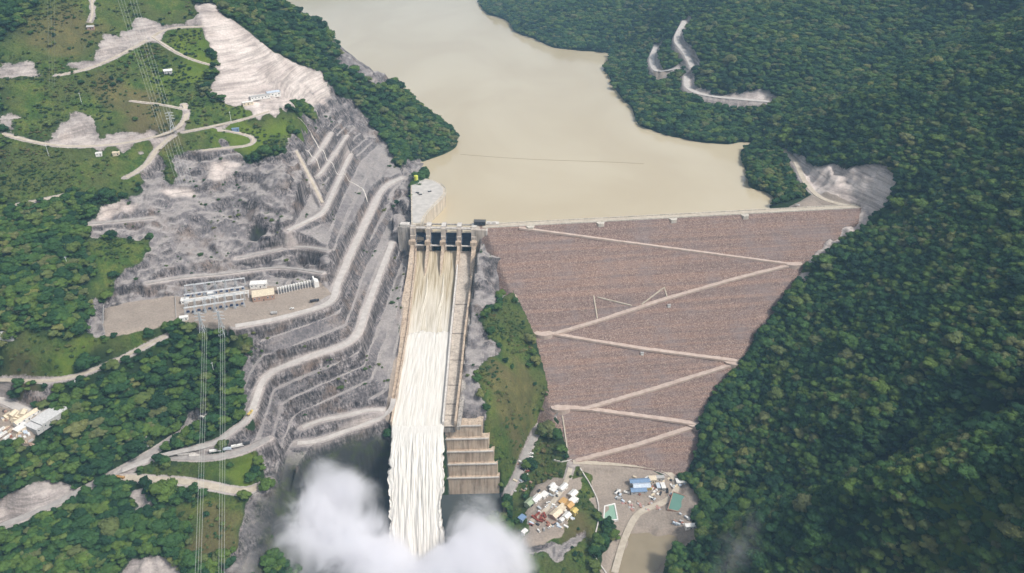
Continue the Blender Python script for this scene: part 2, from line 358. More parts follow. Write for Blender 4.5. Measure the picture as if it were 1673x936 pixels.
# benches blasted into the rock
base = bicub(XX, YY)
def bench(z, h, z0, flat=.45):
    q = (z - z0) / h + fbm(XX, YY, 90, 2) * .10; k = np.floor(q); f = q - k
    return z0 + h * (k + .06 * f + .94 * np.clip((f - flat) / (1 - flat), 0, 1))
BZ = ZZ.copy()
for kb, (hi, lo) in enumerate(zip(BENCHES[:-1], BENCHES[1:])):
    poly = np.vstack([hi, lo[::-1]]); s = window(poly, 12); x, y = XX[s] + fbm(XX[s], YY[s], 16, 3) * 2.2, YY[s] + fbm(XX[s] + 99, YY[s], 16, 3) * 2.2
    d1, z1 = seg_dist(hi, x, y); d2, z2 = seg_dist(lo, x, y); f = d1 / (d1 + d2 + 1e-6); ins = in_poly(poly, x, y)
    if kb < 6: half = np.floor(f * 2); f2 = f * 2 - half; pr = (half + np.clip(f2 / .68, 0, 1)) / 2        # a narrow berm half way down the upper faces
    else: pr = np.clip(f / .70, 0, 1)
    BZ[s] = np.where(ins, z1 + (z2 - z1) * pr, BZ[s]); terr[s] = np.maximum(terr[s], ins)
terr = blur(terr, 2) * terr; ZZ = ZZ * (1 - terr) + BZ * terr
t2 = terr2 * (1 - terr)
ZZ = ZZ * (1 - t2) + bench(base + relief(XX, YY) * .15, 21.0, 18.0, .16) * t2
rough = rock * (1 - terr) * (1 - t2) * (1 - dirt)
ridged = lambda s_, o: 1 - 2 * np.abs(fbm(XX, YY, s_, o))
ZZ += rock * (1 - .6 * dirt) * (fbm(XX, YY, 11, 2) * 2.4 + fbm(XX, YY, 30, 2) * 2.5) * (.16 + .84 * (1 - terr)) * (1 - .7 * t2) + rough * (ridged(46, 4) - .75) * 11
f_ = (base - 18) / 17 + fbm(XX, YY, 60, 3) * .9; f_ = f_ - np.floor(f_); ZZ += rough * (sstep(.6, 1, f_) - f_) * 9 * np.clip(.6 + 2.2 * fbm(XX - 70, YY, 110, 2), 0, 1)
cv = cast_px([(418, 380)], lut)[0]; pit = np.exp(-(((XX - cv[0]) / 11) ** 2 + ((YY - cv[1] - 3) / 9) ** 2) ** 2); ZZ -= 13 * pit
# level yards
for k, z in (("pad", 15.5), ("left_camp", -50.0), ("camp2", -186.5)):
    m = blur(M[k], 2); ZZ = ZZ * (1 - m) + (z + fbm(XX, YY, 20, 2) * .3) * m
# camp floor by the river, gently uneven
m = blur(M["camp"], 3); ZZ = ZZ * (1 - m) + np.maximum(base, -197) * m + m * fbm(XX, YY, 24, 2) * 2.2
# roads: cut and filled to their own grade
road_pts = []; verge = np.zeros(XX.shape, np.float32)
def zgrid(x, y):
    """final ground height by bilinear lookup"""
    x, y = np.asarray(x, float), np.asarray(y, float)
    i = np.clip(np.searchsorted(AX, x) - 1, 0, len(AX) - 2); j = np.clip(np.searchsorted(AY, y) - 1, 0, len(AY) - 2)
    fu = np.clip((x - AX[i]) / (AX[i + 1] - AX[i]), 0, 1); fv = np.clip((y - AY[j]) / (AY[j + 1] - AY[j]), 0, 1)
    return (ZZ[j, i] * (1 - fu) + ZZ[j, i + 1] * fu) * (1 - fv) + (ZZ[j + 1, i] * (1 - fu) + ZZ[j + 1, i + 1] * fu) * fv
for n, (wd, tint, _) in enumerate(ROADS):
    p = got("r", n).copy(); p[:, 2] = zgrid(p[:, 0], p[:, 1]) if n in (11, 14, 15) else p[:, 2]
    p[:, 2] = smooth(p[:, 2:3], 1)[:, 0]
    d = densify(p, 5.0); d = smooth(d, 4); road_pts.append(d)
    s = window(d, 30); dist, z = seg_dist(d, XX[s], YY[s])
    k = 1 - sstep(wd / 2 + 1.5, wd / 2 + 8, dist); ZZ[s] = ZZ[s] * (1 - k) + z * k
    verge[s] = np.maximum(verge[s], 1 - sstep(wd / 2 + (6 if wd == 13 else .5), wd / 2 + (14 if wd == 13 else 5), dist))
# room for the dam, the chute and the plunge pool
def inset(poly, fz, depth):
    global ZZ
    s = window(poly, 10); x, y = XX[s], YY[s]; ins = in_poly(poly, x, y)
    d, _ = seg_dist(np.vstack([poly, poly[:1]]), x, y)
    ZZ[s] = np.where(ins, np.minimum(ZZ[s], fz(x, y) - np.minimum(depth, .3 + .9 * d)), ZZ[s])
inset(DAM_FOOT, dam_z, 16.0)
s_al = (XX - DA[0]) * du[0] + (YY - DA[1]) * du[1]; s_up = -((XX - DA[0]) * dn[0] + (YY - DA[1]) * dn[1])
ZZ = np.where((s_al > -6) & (s_al < DLEN * .70) & (s_up > -3) & (s_up < 130), np.minimum(ZZ, 9 - 1.0 * np.maximum(s_up, 0)), ZZ)
cl0, cl1 = np.array([lipL[0] - 3, lipL[1] - 4]), np.array([lipR[0] + 2, lipR[1] - 4])
v = (GB - GA)[:2] / np.linalg.norm((GB - GA)[:2])
CH = np.array([cl0, cl1, [sillR[0] + 6, sillR[1]], [GB[0] + 8, GB[1] + 30], [GA[0] - 5, GA[1] + 30], [sillL[0] - 4, sillL[1]]])
inset(CH, lambda x, y: np.where(y > 1075, -30, chute_z(x, y)), 5.0)
inset(np.array([[GA[0] - 2, GA[1] - 2], [GB[0] + 14, GB[1] - 2], [GB[0] + 60, GB[1] + 160], [GA[0] + 40, GA[1] + 200], [GA[0] + 8, GA[1] + 60]]), lambda x, y: np.full(x.shape, -14.0), 10.0)
POOL = np.array([[lipL[0] - 45, 738], [lipL[0] - 2, 750], [lipR[0] + 4, 750], [lipR[0] + 40, 705], [lipR[0] + 50, 560], [-230, 560], [-248, 690]])
s = window(POOL, 10); ZZ[s] = np.where(in_poly(POOL, XX[s], YY[s]), np.minimum(ZZ[s], -206), ZZ[s])
BCL = np.array([[lipR[0] - 8, 763], [at(812, 776, -172)[0] + 3, 759], [at(812, 776, -172)[0] + 14, 715], [lipR[0], 690]])
s = window(BCL, 10); ZZ[s] = np.where(in_poly(BCL, XX[s], YY[s]), np.minimum(ZZ[s], -203), ZZ[s])
m = blur(M["mud"], 3); ZZ = ZZ * (1 - m) + np.minimum(ZZ, -203.5) * m
# wet rock and painted shade low in the gorge; painted shade in the pit
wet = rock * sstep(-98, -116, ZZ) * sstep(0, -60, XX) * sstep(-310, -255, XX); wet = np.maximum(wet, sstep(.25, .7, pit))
def sample(m, x, y):
    i = np.clip(np.searchsorted(AX, x), 0, len(AX) - 1); j = np.clip(np.searchsorted(AY, y), 0, len(AY) - 1); return m[j, i]
def gz(x, y): return float(zgrid(x, y))
def ground(px_, py_):
    """the place on the finished ground that a photo pixel looks at"""
    p = cast_px([(px_, py_)], zgrid)[0]; p[2] = gz(p[0], p[1]); return p
def grounds(pts):
    p = cast_px(pts, zgrid); p[:, 2] = zgrid(p[:, 0], p[:, 1]); return p
# ---------------------------------------------------------------- materials
class NT:
    def __init__(s, name):
        s.m = bpy.data.materials.new(name); s.m.use_nodes = True; s.t = s.m.node_tree; s.n = s.t.nodes; s.l = s.t.links
        s.p = s.n["Principled BSDF"]; s.out = s.n["Material Output"]; s._pos = None
    def put(s, sock, v):
        if hasattr(v, "is_output"): s.l.new(v, sock)
        elif v is not None:
            if hasattr(sock.default_value, "__len__") and not hasattr(v, "__len__"): v = (v,) * len(sock.default_value)
            if hasattr(v, "__len__") and len(v) == 3 and len(sock.default_value) == 4: v = (*v, 1)
            sock.default_value = v
    def pos(s, kind="Object"):
        if s._pos is None: s._pos = s.n.new("ShaderNodeTexCoord")
        return s._pos.outputs[kind]
    def scaled(s, k, kind="Object"):
        q = s.n.new("ShaderNodeMapping"); s.l.new(s.pos(kind), q.inputs[0]); q.inputs["Scale"].default_value = k if hasattr(k, "__len__") else (k,) * 3
        return q.outputs[0]
    def noise(s, k, detail=4, rough=.55, dist=0, kind="Object"):
        q = s.n.new("ShaderNodeTexNoise"); s.l.new(s.scaled(k, kind), q.inputs["Vector"]); q.inputs["Scale"].default_value = 1
        q.inputs["Detail"].default_value = detail; q.inputs["Roughness"].default_value = rough; q.inputs["Distortion"].default_value = dist
        return q.outputs["Fac"]
    def voro(s, k, kind="Object", out="Color"):
        q = s.n.new("ShaderNodeTexVoronoi"); s.l.new(s.scaled(k, kind), q.inputs["Vector"]); q.inputs["Scale"].default_value = 1; return q.outputs[out]
    def ramp(s, f, stops):
        q = s.n.new("ShaderNodeValToRGB"); s.l.new(f, q.inputs[0]); e = q.color_ramp.elements
        while len(e) < len(stops): e.new(.5)
        for a, (p, c) in zip(e, stops): a.position = p; a.color = (*(c if hasattr(c, "__len__") else (c,) * 3), 1)
        return q.outputs[0]
    def mix(s, f, a, b, mode='MIX'):
        q = s.n.new("ShaderNodeMix"); q.data_type = 'RGBA'; q.blend_type = mode; q.clamp_factor = True
        s.put(q.inputs[0], f); s.put(q.inputs[6], a); s.put(q.inputs[7], b); return q.outputs[2]
    def math(s, op, a, b=0.0, c=0.0, clamp=False):
        q = s.n.new("ShaderNodeMath"); q.operation = op; q.use_clamp = clamp
        for i, x in enumerate((a, b, c)): s.put(q.inputs[i], x)
        return q.outputs[0]
    def rng(s, v, a, b, c=0., d=1.):
        q = s.n.new("ShaderNodeMapRange"); q.interpolation_type = 'SMOOTHSTEP'
        for i, x in enumerate((v, a, b, c, d)): s.put(q.inputs[i], x)
        return q.outputs[0]
    def attr(s, name, kind='GEOMETRY'):
        q = s.n.new("ShaderNodeAttribute"); q.attribute_name = name; q.attribute_type = kind; return q
    def sep(s, v):
        q = s.n.new("ShaderNodeSeparateColor"); s.l.new(v, q.inputs[0]); return q.outputs
    def bump(s, h, dist, strength=1.0):
        q = s.n.new("ShaderNodeBump"); s.l.new(h, q.inputs["Height"]); q.inputs["Distance"].default_value = dist; q.inputs["Strength"].default_value = strength
        s.l.new(q.outputs[0], s.p.inputs["Normal"])
    def done(s, col, rough=.9, spec=.25, metal=0.):
        s.put(s.p.inputs["Base Color"], col); s.put(s.p.inputs["Roughness"], rough); s.put(s.p.inputs["Specular IOR Level"], spec); s.put(s.p.inputs["Metallic"], metal)
        return s.m
_mats = {}
def plain(name, c, var=.25, k=.6, rough=.85, spec=.3, metal=0., bump=0.):
    """a painted or plain surface with uneven wear"""
    if name in _mats: return _mats[name]
    s = NT(name); f = s.noise(k, 5, .6); d = s.rng(f, .3, .7, 1 - var, 1 + var * .6)
    col = s.mix(1.0, c, d, 'MULTIPLY')
    if bump: s.bump(s.noise(k * 2, 4), bump)
    _mats[name] = s.done(col, rough, spec, metal); return _mats[name]

def terrain_material():
    s = NT("hillside"); a = s.attr("mask_a"); b = s.attr("mask_b"); ra = s.sep(a.outputs["Color"]); rb = s.sep(b.outputs["Color"])
    geo = s.n.new("ShaderNodeNewGeometry"); nz = s.n.new("ShaderNodeSeparateXYZ"); s.l.new(geo.outputs["True Normal"], nz.inputs[0]); nz = nz.outputs[2]
    n60, n12, n3 = s.noise(1 / 70., 5, .6), s.noise(1 / 18., 7, .68), s.noise(1 / 2.6, 4, .7)
    forest = s.mix(n12, (.012, .026, .012), (.03, .055, .02))
    meadow = s.ramp(n12, [(.24, (.020, .046, .013)), (.45, (.05, .090, .018)), (.6, (.10, .125, .028)), (.8, (.15, .12, .05))])
    meadow = s.mix(s.rng(n60, .42, .62), meadow, s.mix(n12, (.035, .075, .016), (.10, .10, .035)))
    meadow = s.mix(1.0, meadow, s.rng(n3, .25, .75, .55, 1.35), 'MULTIPLY')
    veg = s.mix(ra[2], forest, meadow)
    lush = s.mix(n12, (.045, .10, .012), (.16, .20, .025)); veg = s.mix(s.math('MULTIPLY', rb[1], .75), veg, lush)
    earth = s.mix(n12, (.10, .065, .035), (.20, .13, .075)); veg = s.mix(s.math('MULTIPLY', rb[2], .45), veg, earth)
    # rock: weathered grey with dark runs down the face, dust on the ledges
    st = s.noise((.13, .13, .009), 7, .68, .4); st2 = s.noise((.38, .38, .016), 5, .65); bl = s.noise(1 / 34., 6, .62)
    band = s.noise((.014, .014, .26), 5, .65, .6); steep = s.rng(nz, .86, .5)
    rk = s.ramp(st, [(.32, (.04, .037, .041)), (.42, (.115, .103, .106)), (.53, (.21, .19, .19)), (.70, (.335, .30, .295))])
    rk = s.mix(1.0, rk, s.rng(st2, .34, .62, .28, 1.3), 'MULTIPLY')
    rk = s.mix(1.0, rk, s.rng(band, .32, .68, .62, 1.2), 'MULTIPLY')
    rk = s.mix(s.rng(bl, .50, .72, 0, .65), rk, (.27, .195, .15))
    soft = s.ramp(bl, [(.3, (.145, .132, .14)), (.5, (.23, .21, .212)), (.7, (.33, .29, .272))]); soft = s.mix(1.0, soft, s.rng(st2, .25, .7, .7, 1.15), 'MULTIPLY')
    jo = s.noise((.55, .55, .02), 3, .5); rk = s.mix(s.math('MULTIPLY', s.rng(jo, .48, .36), .75), rk, (.04, .037, .04))
    rk = s.mix(steep, soft, rk)
    flat = s.mix(n12, (.28, .252, .242), (.45, .41, .388)); flat = s.mix(1.0, flat, s.rng(n3, .25, .75, .75, 1.15), 'MULTIPLY')
    rk = s.mix(s.math('MULTIPLY', s.rng(nz, .78, .95), s.rng(n12, .25, .5, .45, 1)), rk, flat)
    green_bits = s.math('MULTIPLY', s.rng(s.noise(1 / 9., 5, .7), .62, .72), s.rng(nz, .3, .7, .15, .8))
    rk = s.mix(green_bits, rk, (.06, .075, .03))
    pl = s.mix(s.rng(bl, .3, .7), (.44, .375, .345), (.60, .53, .49)); pl = s.mix(1.0, pl, s.rng(band, .36, .6, .66, 1.08), 'MULTIPLY')
    pl = s.mix(1.0, pl, s.rng(n3, .25, .7, .8, 1.1), 'MULTIPLY')
    rk = s.mix(1.0, rk, .86, 'MULTIPLY')
    rk = s.mix(ra[1], rk, pl)
    wet = s.mix(st, (.02, .024, .026), (.06, .06, .058)); wet = s.mix(s.rng(n12, .45, .65, 0, .8), wet, (.045, .06, .022))  # wet rock tone, also the painted shade of gorge and pit
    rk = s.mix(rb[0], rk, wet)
    edge = s.math('ADD', ra[0], s.math('MULTIPLY', s.math('SUBTRACT', n3, .5), .7)); edge = s.math('ADD', edge, s.math('MULTIPLY', s.math('SUBTRACT', n12, .5), .7))
    col = s.mix(s.rng(edge, .38, .55), veg, rk)
    dt = s.mix(n12, (.22, .18, .15), (.38, .32, .27)); dt = s.mix(1.0, dt, s.rng(n3, .2, .75, .8, 1.15), 'MULTIPLY')
    col = s.mix(s.rng(s.math('ADD', a.outputs["Alpha"], s.math('MULTIPLY', s.math('SUBTRACT', n12, .5), .6)), .4, .6), col, dt)
    h = s.math('ADD', s.math('MULTIPLY', n3, .6), st)
    s.bump(h, 1.6, .8)
    return s.done(col, .95, .15)

def rockfill():
    s = NT("rockfill"); cell = s.voro(1 / 1.05); sh = s.sep(cell); lay = s.noise((.004, .004, .35), 3, .6); n9 = s.noise(1 / 40., 5, .6); n2 = s.noise(.5, 4, .7)
    c = s.ramp(sh[0], [(.0, (.145, .096, .082)), (.35, (.222, .152, .13)), (.7, (.292, .21, .182)), (.95, (.36, .27, .232)), (1., (.42, .345, .305))])
    c = s.mix(s.rng(n9, .45, .7, 0, .75), c, s.mix(sh[1], (.18, .14, .135), (.30, .25, .24)))
    c = s.mix(s.math('MULTIPLY', s.rng(lay, .45, .6), .22), c, (.27, .15, .085))
    c = s.mix(1.0, c, s.rng(lay, .34, .66, .84, 1.1), 'MULTIPLY')
    c = s.mix(s.rng(s.noise(.12, 5, .7), .64, .72, 0, .55), c, (.10, .105, .05))
    s.bump(s.math('ADD', sh[2], n2), 1.0, .8)
    return s.done(c, .95, .15)

def concrete(name, a, b, streak=.5, joint=0):
    if name in _mats: return _mats[name]
    s = NT(name); st = s.noise((.35, .35, .03), 5, .65); n = s.noise(.08, 6, .65); f = s.noise(1.2, 3)
    c = s.mix(s.rng(n, .3, .7), a, b); c = s.mix(1.0, c, s.rng(st, .3, .6, 1 - streak, 1.05), 'MULTIPLY'); c = s.mix(1.0, c, s.rng(f, .2, .8, .9, 1.06), 'MULTIPLY')
    s.bump(f, .15); _mats[name] = s.done(c, .85, .25); return _mats[name]

def reservoir_water():
    s = NT("silty_water"); n = s.noise((1 / 260., 1 / 500., 1), 4, .5, .6); 
    c = s.mix(s.rng(n, .35, .65), (.45, .372, .25), (.50, .425, .30))
    s.bump(s.noise(.25, 4, .6), .25, .12)
    s.p.inputs['IOR'].default_value = 1.45
    return s.done(c, .10, .6)
def still_water(name, c1, c2):
    s = NT(name); s.bump(s.noise(.6, 3), .06, .3); return s.done(s.mix(s.noise(.06, 4), c1, c2), .12, .5)
def road_material(name, a, b):
    s = NT(name); n = s.noise(.15, 6, .65); f = s.noise(1.4, 3, .6); c = s.mix(s.rng(n, .3, .7), a, b); c = s.mix(1.0, c, s.rng(f, .2, .8, .85, 1.1), 'MULTIPLY')
    return s.done(c, .95, .2)
def foam(name, lo, hi, k=(.45, .02, .02), whiten=None):
    """aerated water: streaks run along the flow (local Y)"""
    s = NT(name); a = s.attr("flow"); 
    q = s.n.new("ShaderNodeMapping"); s.l.new(a.outputs["Vector"], q.inputs[0]); q.inputs["Scale"].default_value = k
    t = s.n.new("ShaderNodeTexNoise"); s.l.new(q.outputs[0], t.inputs["Vector"]); t.inputs["Scale"].default_value = 1; t.inputs["Detail"].default_value = 7; t.inputs["Roughness"].default_value = .62; t.inputs["Distortion"].default_value = .25
    c = s.mix(s.rng(t.outputs["Fac"], .3, .68), lo, hi)
    if whiten:                                          # air mixes in as the flow speeds up
        y = s.n.new("ShaderNodeSeparateXYZ"); s.l.new(a.outputs["Vector"], y.inputs[0]); g = s.math('ADD', s.math('MULTIPLY', y.outputs[1], 1 / whiten), s.math('MULTIPLY', s.math('SUBTRACT', t.outputs["Fac"], .5), 1.3))
        c = s.mix(s.rng(g, .35, 1.15), c, (.60, .56, .495))
    s.bump(t.outputs["Fac"], 1.2, .7); s.p.inputs["Subsurface Weight"].default_value = 0.0
    return s.done(c, .55, .35)
MR = {"grey": road_material("gravel_road", (.30, .275, .26), (.40, .37, .35)), "tan": road_material("earth_road", (.40, .34, .27), (.52, .46, .38)), "pale": road_material("dusty_road", (.42, .385, .36), (.54, .50, .47)),
      "dam": road_material("dam_road", (.42, .32, .27), (.54, .44, .38))}

# ---------------------------------------------------------------- mesh building
def tag(o, label=None, cat=None, group=None, kind=None):
    if label: o["label"] = label
    if cat: o["category"] = cat
    if group: o["group"] = group
    if kind: o["kind"] = kind
    return o
def empty(name, loc, rz=0.0):
    o = bpy.data.objects.new(name, None); C.objects.link(o); o.location = [float(v) for v in loc]; o.rotation_euler = (0, 0, rz); o.empty_display_size = 2; return o
def rot(x, y, a): c, s = math.cos(a), math.sin(a); return x * c - y * s, x * s + y * c
class MB:
    def __init__(s): s.v, s.f, s.i = [], [], []
    def add(s, vs, fs, mi=0):
        k = len(s.v); s.v += [tuple(float(t) for t in p) for p in vs]; s.f += [tuple(k + t for t in f) for f in fs]; s.i += [mi] * len(fs); return s
    def box(s, c, d, rz=0.0, mi=0, taper=1.0):
        """box standing on z=c[2]; d = size"""
        vs = []
        for z, k in ((0, 1.0), (d[2], taper)):
            for x, y in ((-1, -1), (1, -1), (1, 1), (-1, 1)):
                X, Y = rot(x * d[0] / 2 * k, y * d[1] / 2 * k, rz); vs.append((c[0] + X, c[1] + Y, c[2] + z))
        return s.add(vs, [(3, 2, 1, 0), (4, 5, 6, 7), (0, 1, 5, 4), (1, 2, 6, 5), (2, 3, 7, 6), (3, 0, 4, 7)], mi)
    def prism(s, poly, z0, z1, mi=0):
        n = len(poly); f0 = z0 if callable(z0) else (lambda p: z0); f1 = z1 if callable(z1) else (lambda p: z1)
        vs = [(p[0], p[1], f0(p)) for p in poly] + [(p[0], p[1], f1(p)) for p in poly]
        return s.add(vs, [tuple(range(n - 1, -1, -1)), tuple(range(n, 2 * n))] + [(k, (k + 1) % n, n + (k + 1) % n, n + k) for k in range(n)], mi)
    def tube(s, pts, r, n=6, mi=0, r1=None):
        pts = [Vector([float(t) for t in p]) for p in pts]; vs, fs = [], []
        for k, p in enumerate(pts):
            t = (pts[min(k + 1, len(pts) - 1)] - pts[max(k - 1, 0)]).normalized(); u = t.orthogonal().normalized() if abs(t.z) > .95 else t.cross(Vector((0, 0, 1))).normalized(); q = t.cross(u)
            rr = r if r1 is None else r + (r1 - r) * k / (len(pts) - 1)
            for j in range(n): a = 2 * math.pi * j / n; vs.append(p + u * math.cos(a) * rr + q * math.sin(a) * rr)
        for k in range(len(pts) - 1):
            for j in range(n): fs.append((k * n + j, k * n + (j + 1) % n, (k + 1) * n + (j + 1) % n, (k + 1) * n + j))
        fs += [tuple(range(n - 1, -1, -1)), tuple(range((len(pts) - 1) * n, len(pts) * n))]
        return s.add(vs, fs, mi)
    def ribbon(s, pts, w, lift=0.3, thick=0.0, mi=0):
        pts = np.asarray(pts); n = len(pts); t = np.gradient(pts[:, :2], axis=0); t /= np.linalg.norm(t, axis=1)[:, None] + 1e-9; q = np.stack([-t[:, 1], t[:, 0]], 1) * w / 2
        vs = []
        for k in range(n):
            for sgn in (1, -1): vs.append((pts[k, 0] + sgn * q[k, 0], pts[k, 1] + sgn * q[k, 1], pts[k, 2] + lift))
        fs = [(2 * k, 2 * k + 1, 2 * k + 3, 2 * k + 2) for k in range(n - 1)]
        if thick:
            m = len(vs); vs += [(a, b, c - thick) for a, b, c in vs]
            fs += [(m + 2 * k + 2, m + 2 * k + 3, m + 2 * k + 1, m + 2 * k) for k in range(n - 1)]
            for e in (0, 1): fs += [(2 * k + e, 2 * k + 2 + e, m + 2 * k + 2 + e, m + 2 * k + e)[::1 if e else -1] for k in range(n - 1)]
            fs += [(0, 1, m + 1, m), (2 * n - 1, 2 * n - 2, m + 2 * n - 2, m + 2 * n - 1)]
        return s.add(vs, fs, mi)
    def build(s, name, mats, parent=None, smooth=False, attrs=None):
        me = bpy.data.meshes.new(name); me.from_pydata(s.v, [], s.f)
        for m in (mats if isinstance(mats, (list, tuple)) else [mats]): me.materials.append(m)
        if len(me.materials) > 1: me.polygons.foreach_set("material_index", s.i)
        if smooth: me.polygons.foreach_set("use_smooth", [True] * len(s.f))
        if attrs is not None:
            a = me.attributes.new("flow", 'FLOAT_VECTOR', 'POINT'); a.data.foreach_set("vector", np.asarray(attrs, np.float32).ravel())
        me.update(); o = bpy.data.objects.new(name, me); C.objects.link(o)
        if parent is not None: o.parent = parent
        return o
def grid_mesh(name, X, Y, Z, mat, colors=None, smooth=True, flow=None, parent=None, close=None):
    ny, nx = X.shape; me = bpy.data.meshes.new(name); n = nx * ny
    me.vertices.add(n); me.vertices.foreach_set("co", np.stack([X, Y, Z], -1).astype(np.float32).ravel())
    k = (np.arange(ny - 1)[:, None] * nx + np.arange(nx - 1)[None, :]).ravel(); q = np.stack([k, k + 1, k + nx + 1, k + nx], 1).astype(np.int32)
    me.loops.add(q.size); me.loops.foreach_set("vertex_index", q.ravel()); me.polygons.add(len(q)); me.polygons.foreach_set("loop_start", np.arange(0, q.size, 4, dtype=np.int32))
    me.polygons.foreach_set("use_smooth", np.full(len(q), smooth)); me.update(calc_edges=True); me.validate()
    for nm, c in (colors or {}).items():
        a = me.color_attributes.new(nm, 'FLOAT_COLOR', 'POINT'); a.data.foreach_set("color", c.astype(np.float32).ravel())
    if flow is not None:
        a = me.attributes.new("flow", 'FLOAT_VECTOR', 'POINT'); a.data.foreach_set("vector", np.asarray(flow, np.float32).ravel())
    me.materials.append(mat); o = bpy.data.objects.new(name, me); C.objects.link(o)
    if parent is not None: o.parent = parent
    return o

# ---------------------------------------------------------------- ground, roads, water
ma = np.stack([np.maximum(rock, verge * .9), np.maximum(pale, verge * .55), grass, dirt], -1); mb = np.stack([wet, lush, brown, np.ones_like(wet)], -1)
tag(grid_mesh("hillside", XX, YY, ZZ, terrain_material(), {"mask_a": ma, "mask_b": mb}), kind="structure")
for n, (wd, tint, _) in enumerate(ROADS):
    tag(MB().ribbon(road_pts[n], wd, .35 + .02 * n, 1.0).build("road", MR[tint]), kind="structure")
m = MB(); m.add([(GA[0] - 6, GA[1] + 14, 0), (GB[0] + 12, GB[1] + 14, 0), (DA[0], DA[1] - 2, 0), (DB[0], DB[1] - 2, 0), (760, DB[1] + 40, 0), (1700, 2400, 0), (1700, 4800, 0), (-1850, 4800, 0), (-1850, 1900, 0), (-330, 1500, 0), (-215, 1385, 0), (-186, 1260, 0)], [tuple(range(12))])
tag(m.build("reservoir", reservoir_water()), kind="structure")
m = MB(); m.add([(-330, 262, -201), (330, 262, -201), (330, 640, -201), (215, 700, -201), (60, 762, -201), (-330, 762, -201)], [tuple(range(6))])
tag(m.build("river", still_water("river_water", (.23, .185, .12), (.29, .24, .165))), kind="structure")

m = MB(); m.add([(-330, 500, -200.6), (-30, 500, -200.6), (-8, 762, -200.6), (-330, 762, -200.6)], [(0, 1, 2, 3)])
tag(m.build("plunge_pool", still_water("shaded_pool_water", (.05, .06, .065), (.085, .095, .095))), kind="structure")  # dark slate colour carries the shade lying on the pool

# ---------------------------------------------------------------- the dam
dam = empty("rockfill_dam", (*((DA + DB) / 2)[:2], -150)); DL = dam.location
tag(dam, "reddish rockfill embankment dam holding back the silty reservoir, with zigzag roads on its face", "dam")
def rel(p): return np.asarray(p, float) - np.array(DL)
rf = rockfill()
ns, nt = 236, 130
S_, T_ = np.meshgrid(np.linspace(-8, DLEN + 8, ns), np.linspace(0, 330, nt))
fx = DA[0] + du[0] * S_ + dn[0] * T_; fy = DA[1] + du[1] * S_ + dn[1] * T_
fz = 18 - DSLOPE * T_ + (fbm(S_, T_ * 2, 5, 2) * 1.2 + fbm(S_ * .3, T_, 22, 2) * 1.0) * sstep(0, 6, T_)
# close it to a body: carry the sheet over the crest and down into the lake
fx = np.vstack([fx[:1] - dn[0] * 60, fx[:1] - dn[0] * 13, fx]); fy = np.vstack([fy[:1] - dn[1] * 60, fy[:1] - dn[1] * 13, fy]); fz = np.vstack([fz[:1] * 0 - 20, fz[:1] * 0 + 18, fz])
_ins = in_poly(DAM_FOOT, fx, fy); _d, _ = seg_dist(np.vstack([DAM_FOOT, DAM_FOOT[:1]]), fx, fy)     # the toe follows the valley sides
_row = np.arange(fx.shape[0])[:, None] > 3
fz = fz - np.where(~_ins & _row, np.clip(_d - 5, 0, 60) * 1.1, 0)
o = grid_mesh("embankment", fx - DL[0], fy - DL[1], fz - DL[2], rf, parent=dam)
def dam_line(pts, step=4.0):
    p = np.array([on_dam(*q) for q in pts]); out = []
    for a, b in zip(p[:-1], p[1:]):
        n = max(2, int(np.linalg.norm(b - a) / step)); out += [a + (b - a) * k / n for k in range(n)]
    out.append(p[-1]); return np.array(out)
for wd, pts in ((5, "848 373,880 377,1285 431"), (7, "1296 432,1200 456,1092 487,985 522,905 546"), (7, "876 545,906 546,1050 570,1204 590"), (7.5, "1206 592,1080 632,955 668"), (7.5, "906 665,960 668,1050 680,1140 693"), (7.5, "1140 695,1040 727,940 753")):
    L = smooth(dam_line(px(pts)), 3); L = L - np.array(DL)
    MB().ribbon(L, wd, 1.7, 3.0).build("haul_road", MR["dam"], dam)
for c, r_ in (((1296, 432), 9), ((1202, 592), 11), ((1140, 694), 10), ((888, 546), 9), ((916, 667), 9)):
    p = on_dam(*c) - np.array(DL); MB().prism([(p[0] + 1.5 * r_ * math.cos(a), p[1] + .8 * r_ * math.sin(a)) for a in np.linspace(0, 6.28, 18)[:-1]], p[2] - 7, p[2] + 2.2).build("turning_pad", MR["dam"], dam)
for pts in ("970 484,976 521", "976 486,1032 500", "1048 498,1084 471", "1085 470,1090 486", "842 482,862 540", "919 680,928 742"):
    MB().ribbon(dam_line(px(pts)) - np.array(DL), 1.6, 1.4, 1.5).build("stairway", MR["tan"], dam)
cr = lambda s, t, z: (DA[0] + du[0] * s + dn[0] * t - DL[0], DA[1] + du[1] * s + dn[1] * t - DL[1], z - DL[2])
MB().add([cr(-4, -12.5, 18.3), cr(-4, -1.5, 18.3), cr(DLEN, -1.5, 18.3), cr(DLEN, -12.5, 18.3)], [(0, 1, 2, 3)]).build("crest_road", MR["tan"], dam)
par = concrete("parapet_concrete", (.50, .46, .40), (.62, .57, .50), .3)
for t in (-13.2, -.8):
    q = MB(); q.prism([cr(-2, t - .35, 0)[:2], cr(-2, t + .35, 0)[:2], cr(DLEN - 6, t + .35, 0)[:2], cr(DLEN - 6, t - .35, 0)[:2]], 17.5 - DL[2], 19.6 - DL[2]); q.build("parapet_wall", par, dam)
for s_ in (68, 176, 290, 405):
    MB().prism([cr(s_ - 7, -.5, 0)[:2], cr(s_ + 7, -.5, 0)[:2], cr(s_ + 4, 7, 0)[:2], cr(s_ - 4, 7, 0)[:2]], 10 - DL[2], 18.5 - DL[2]).build("crest_bay", par, dam)
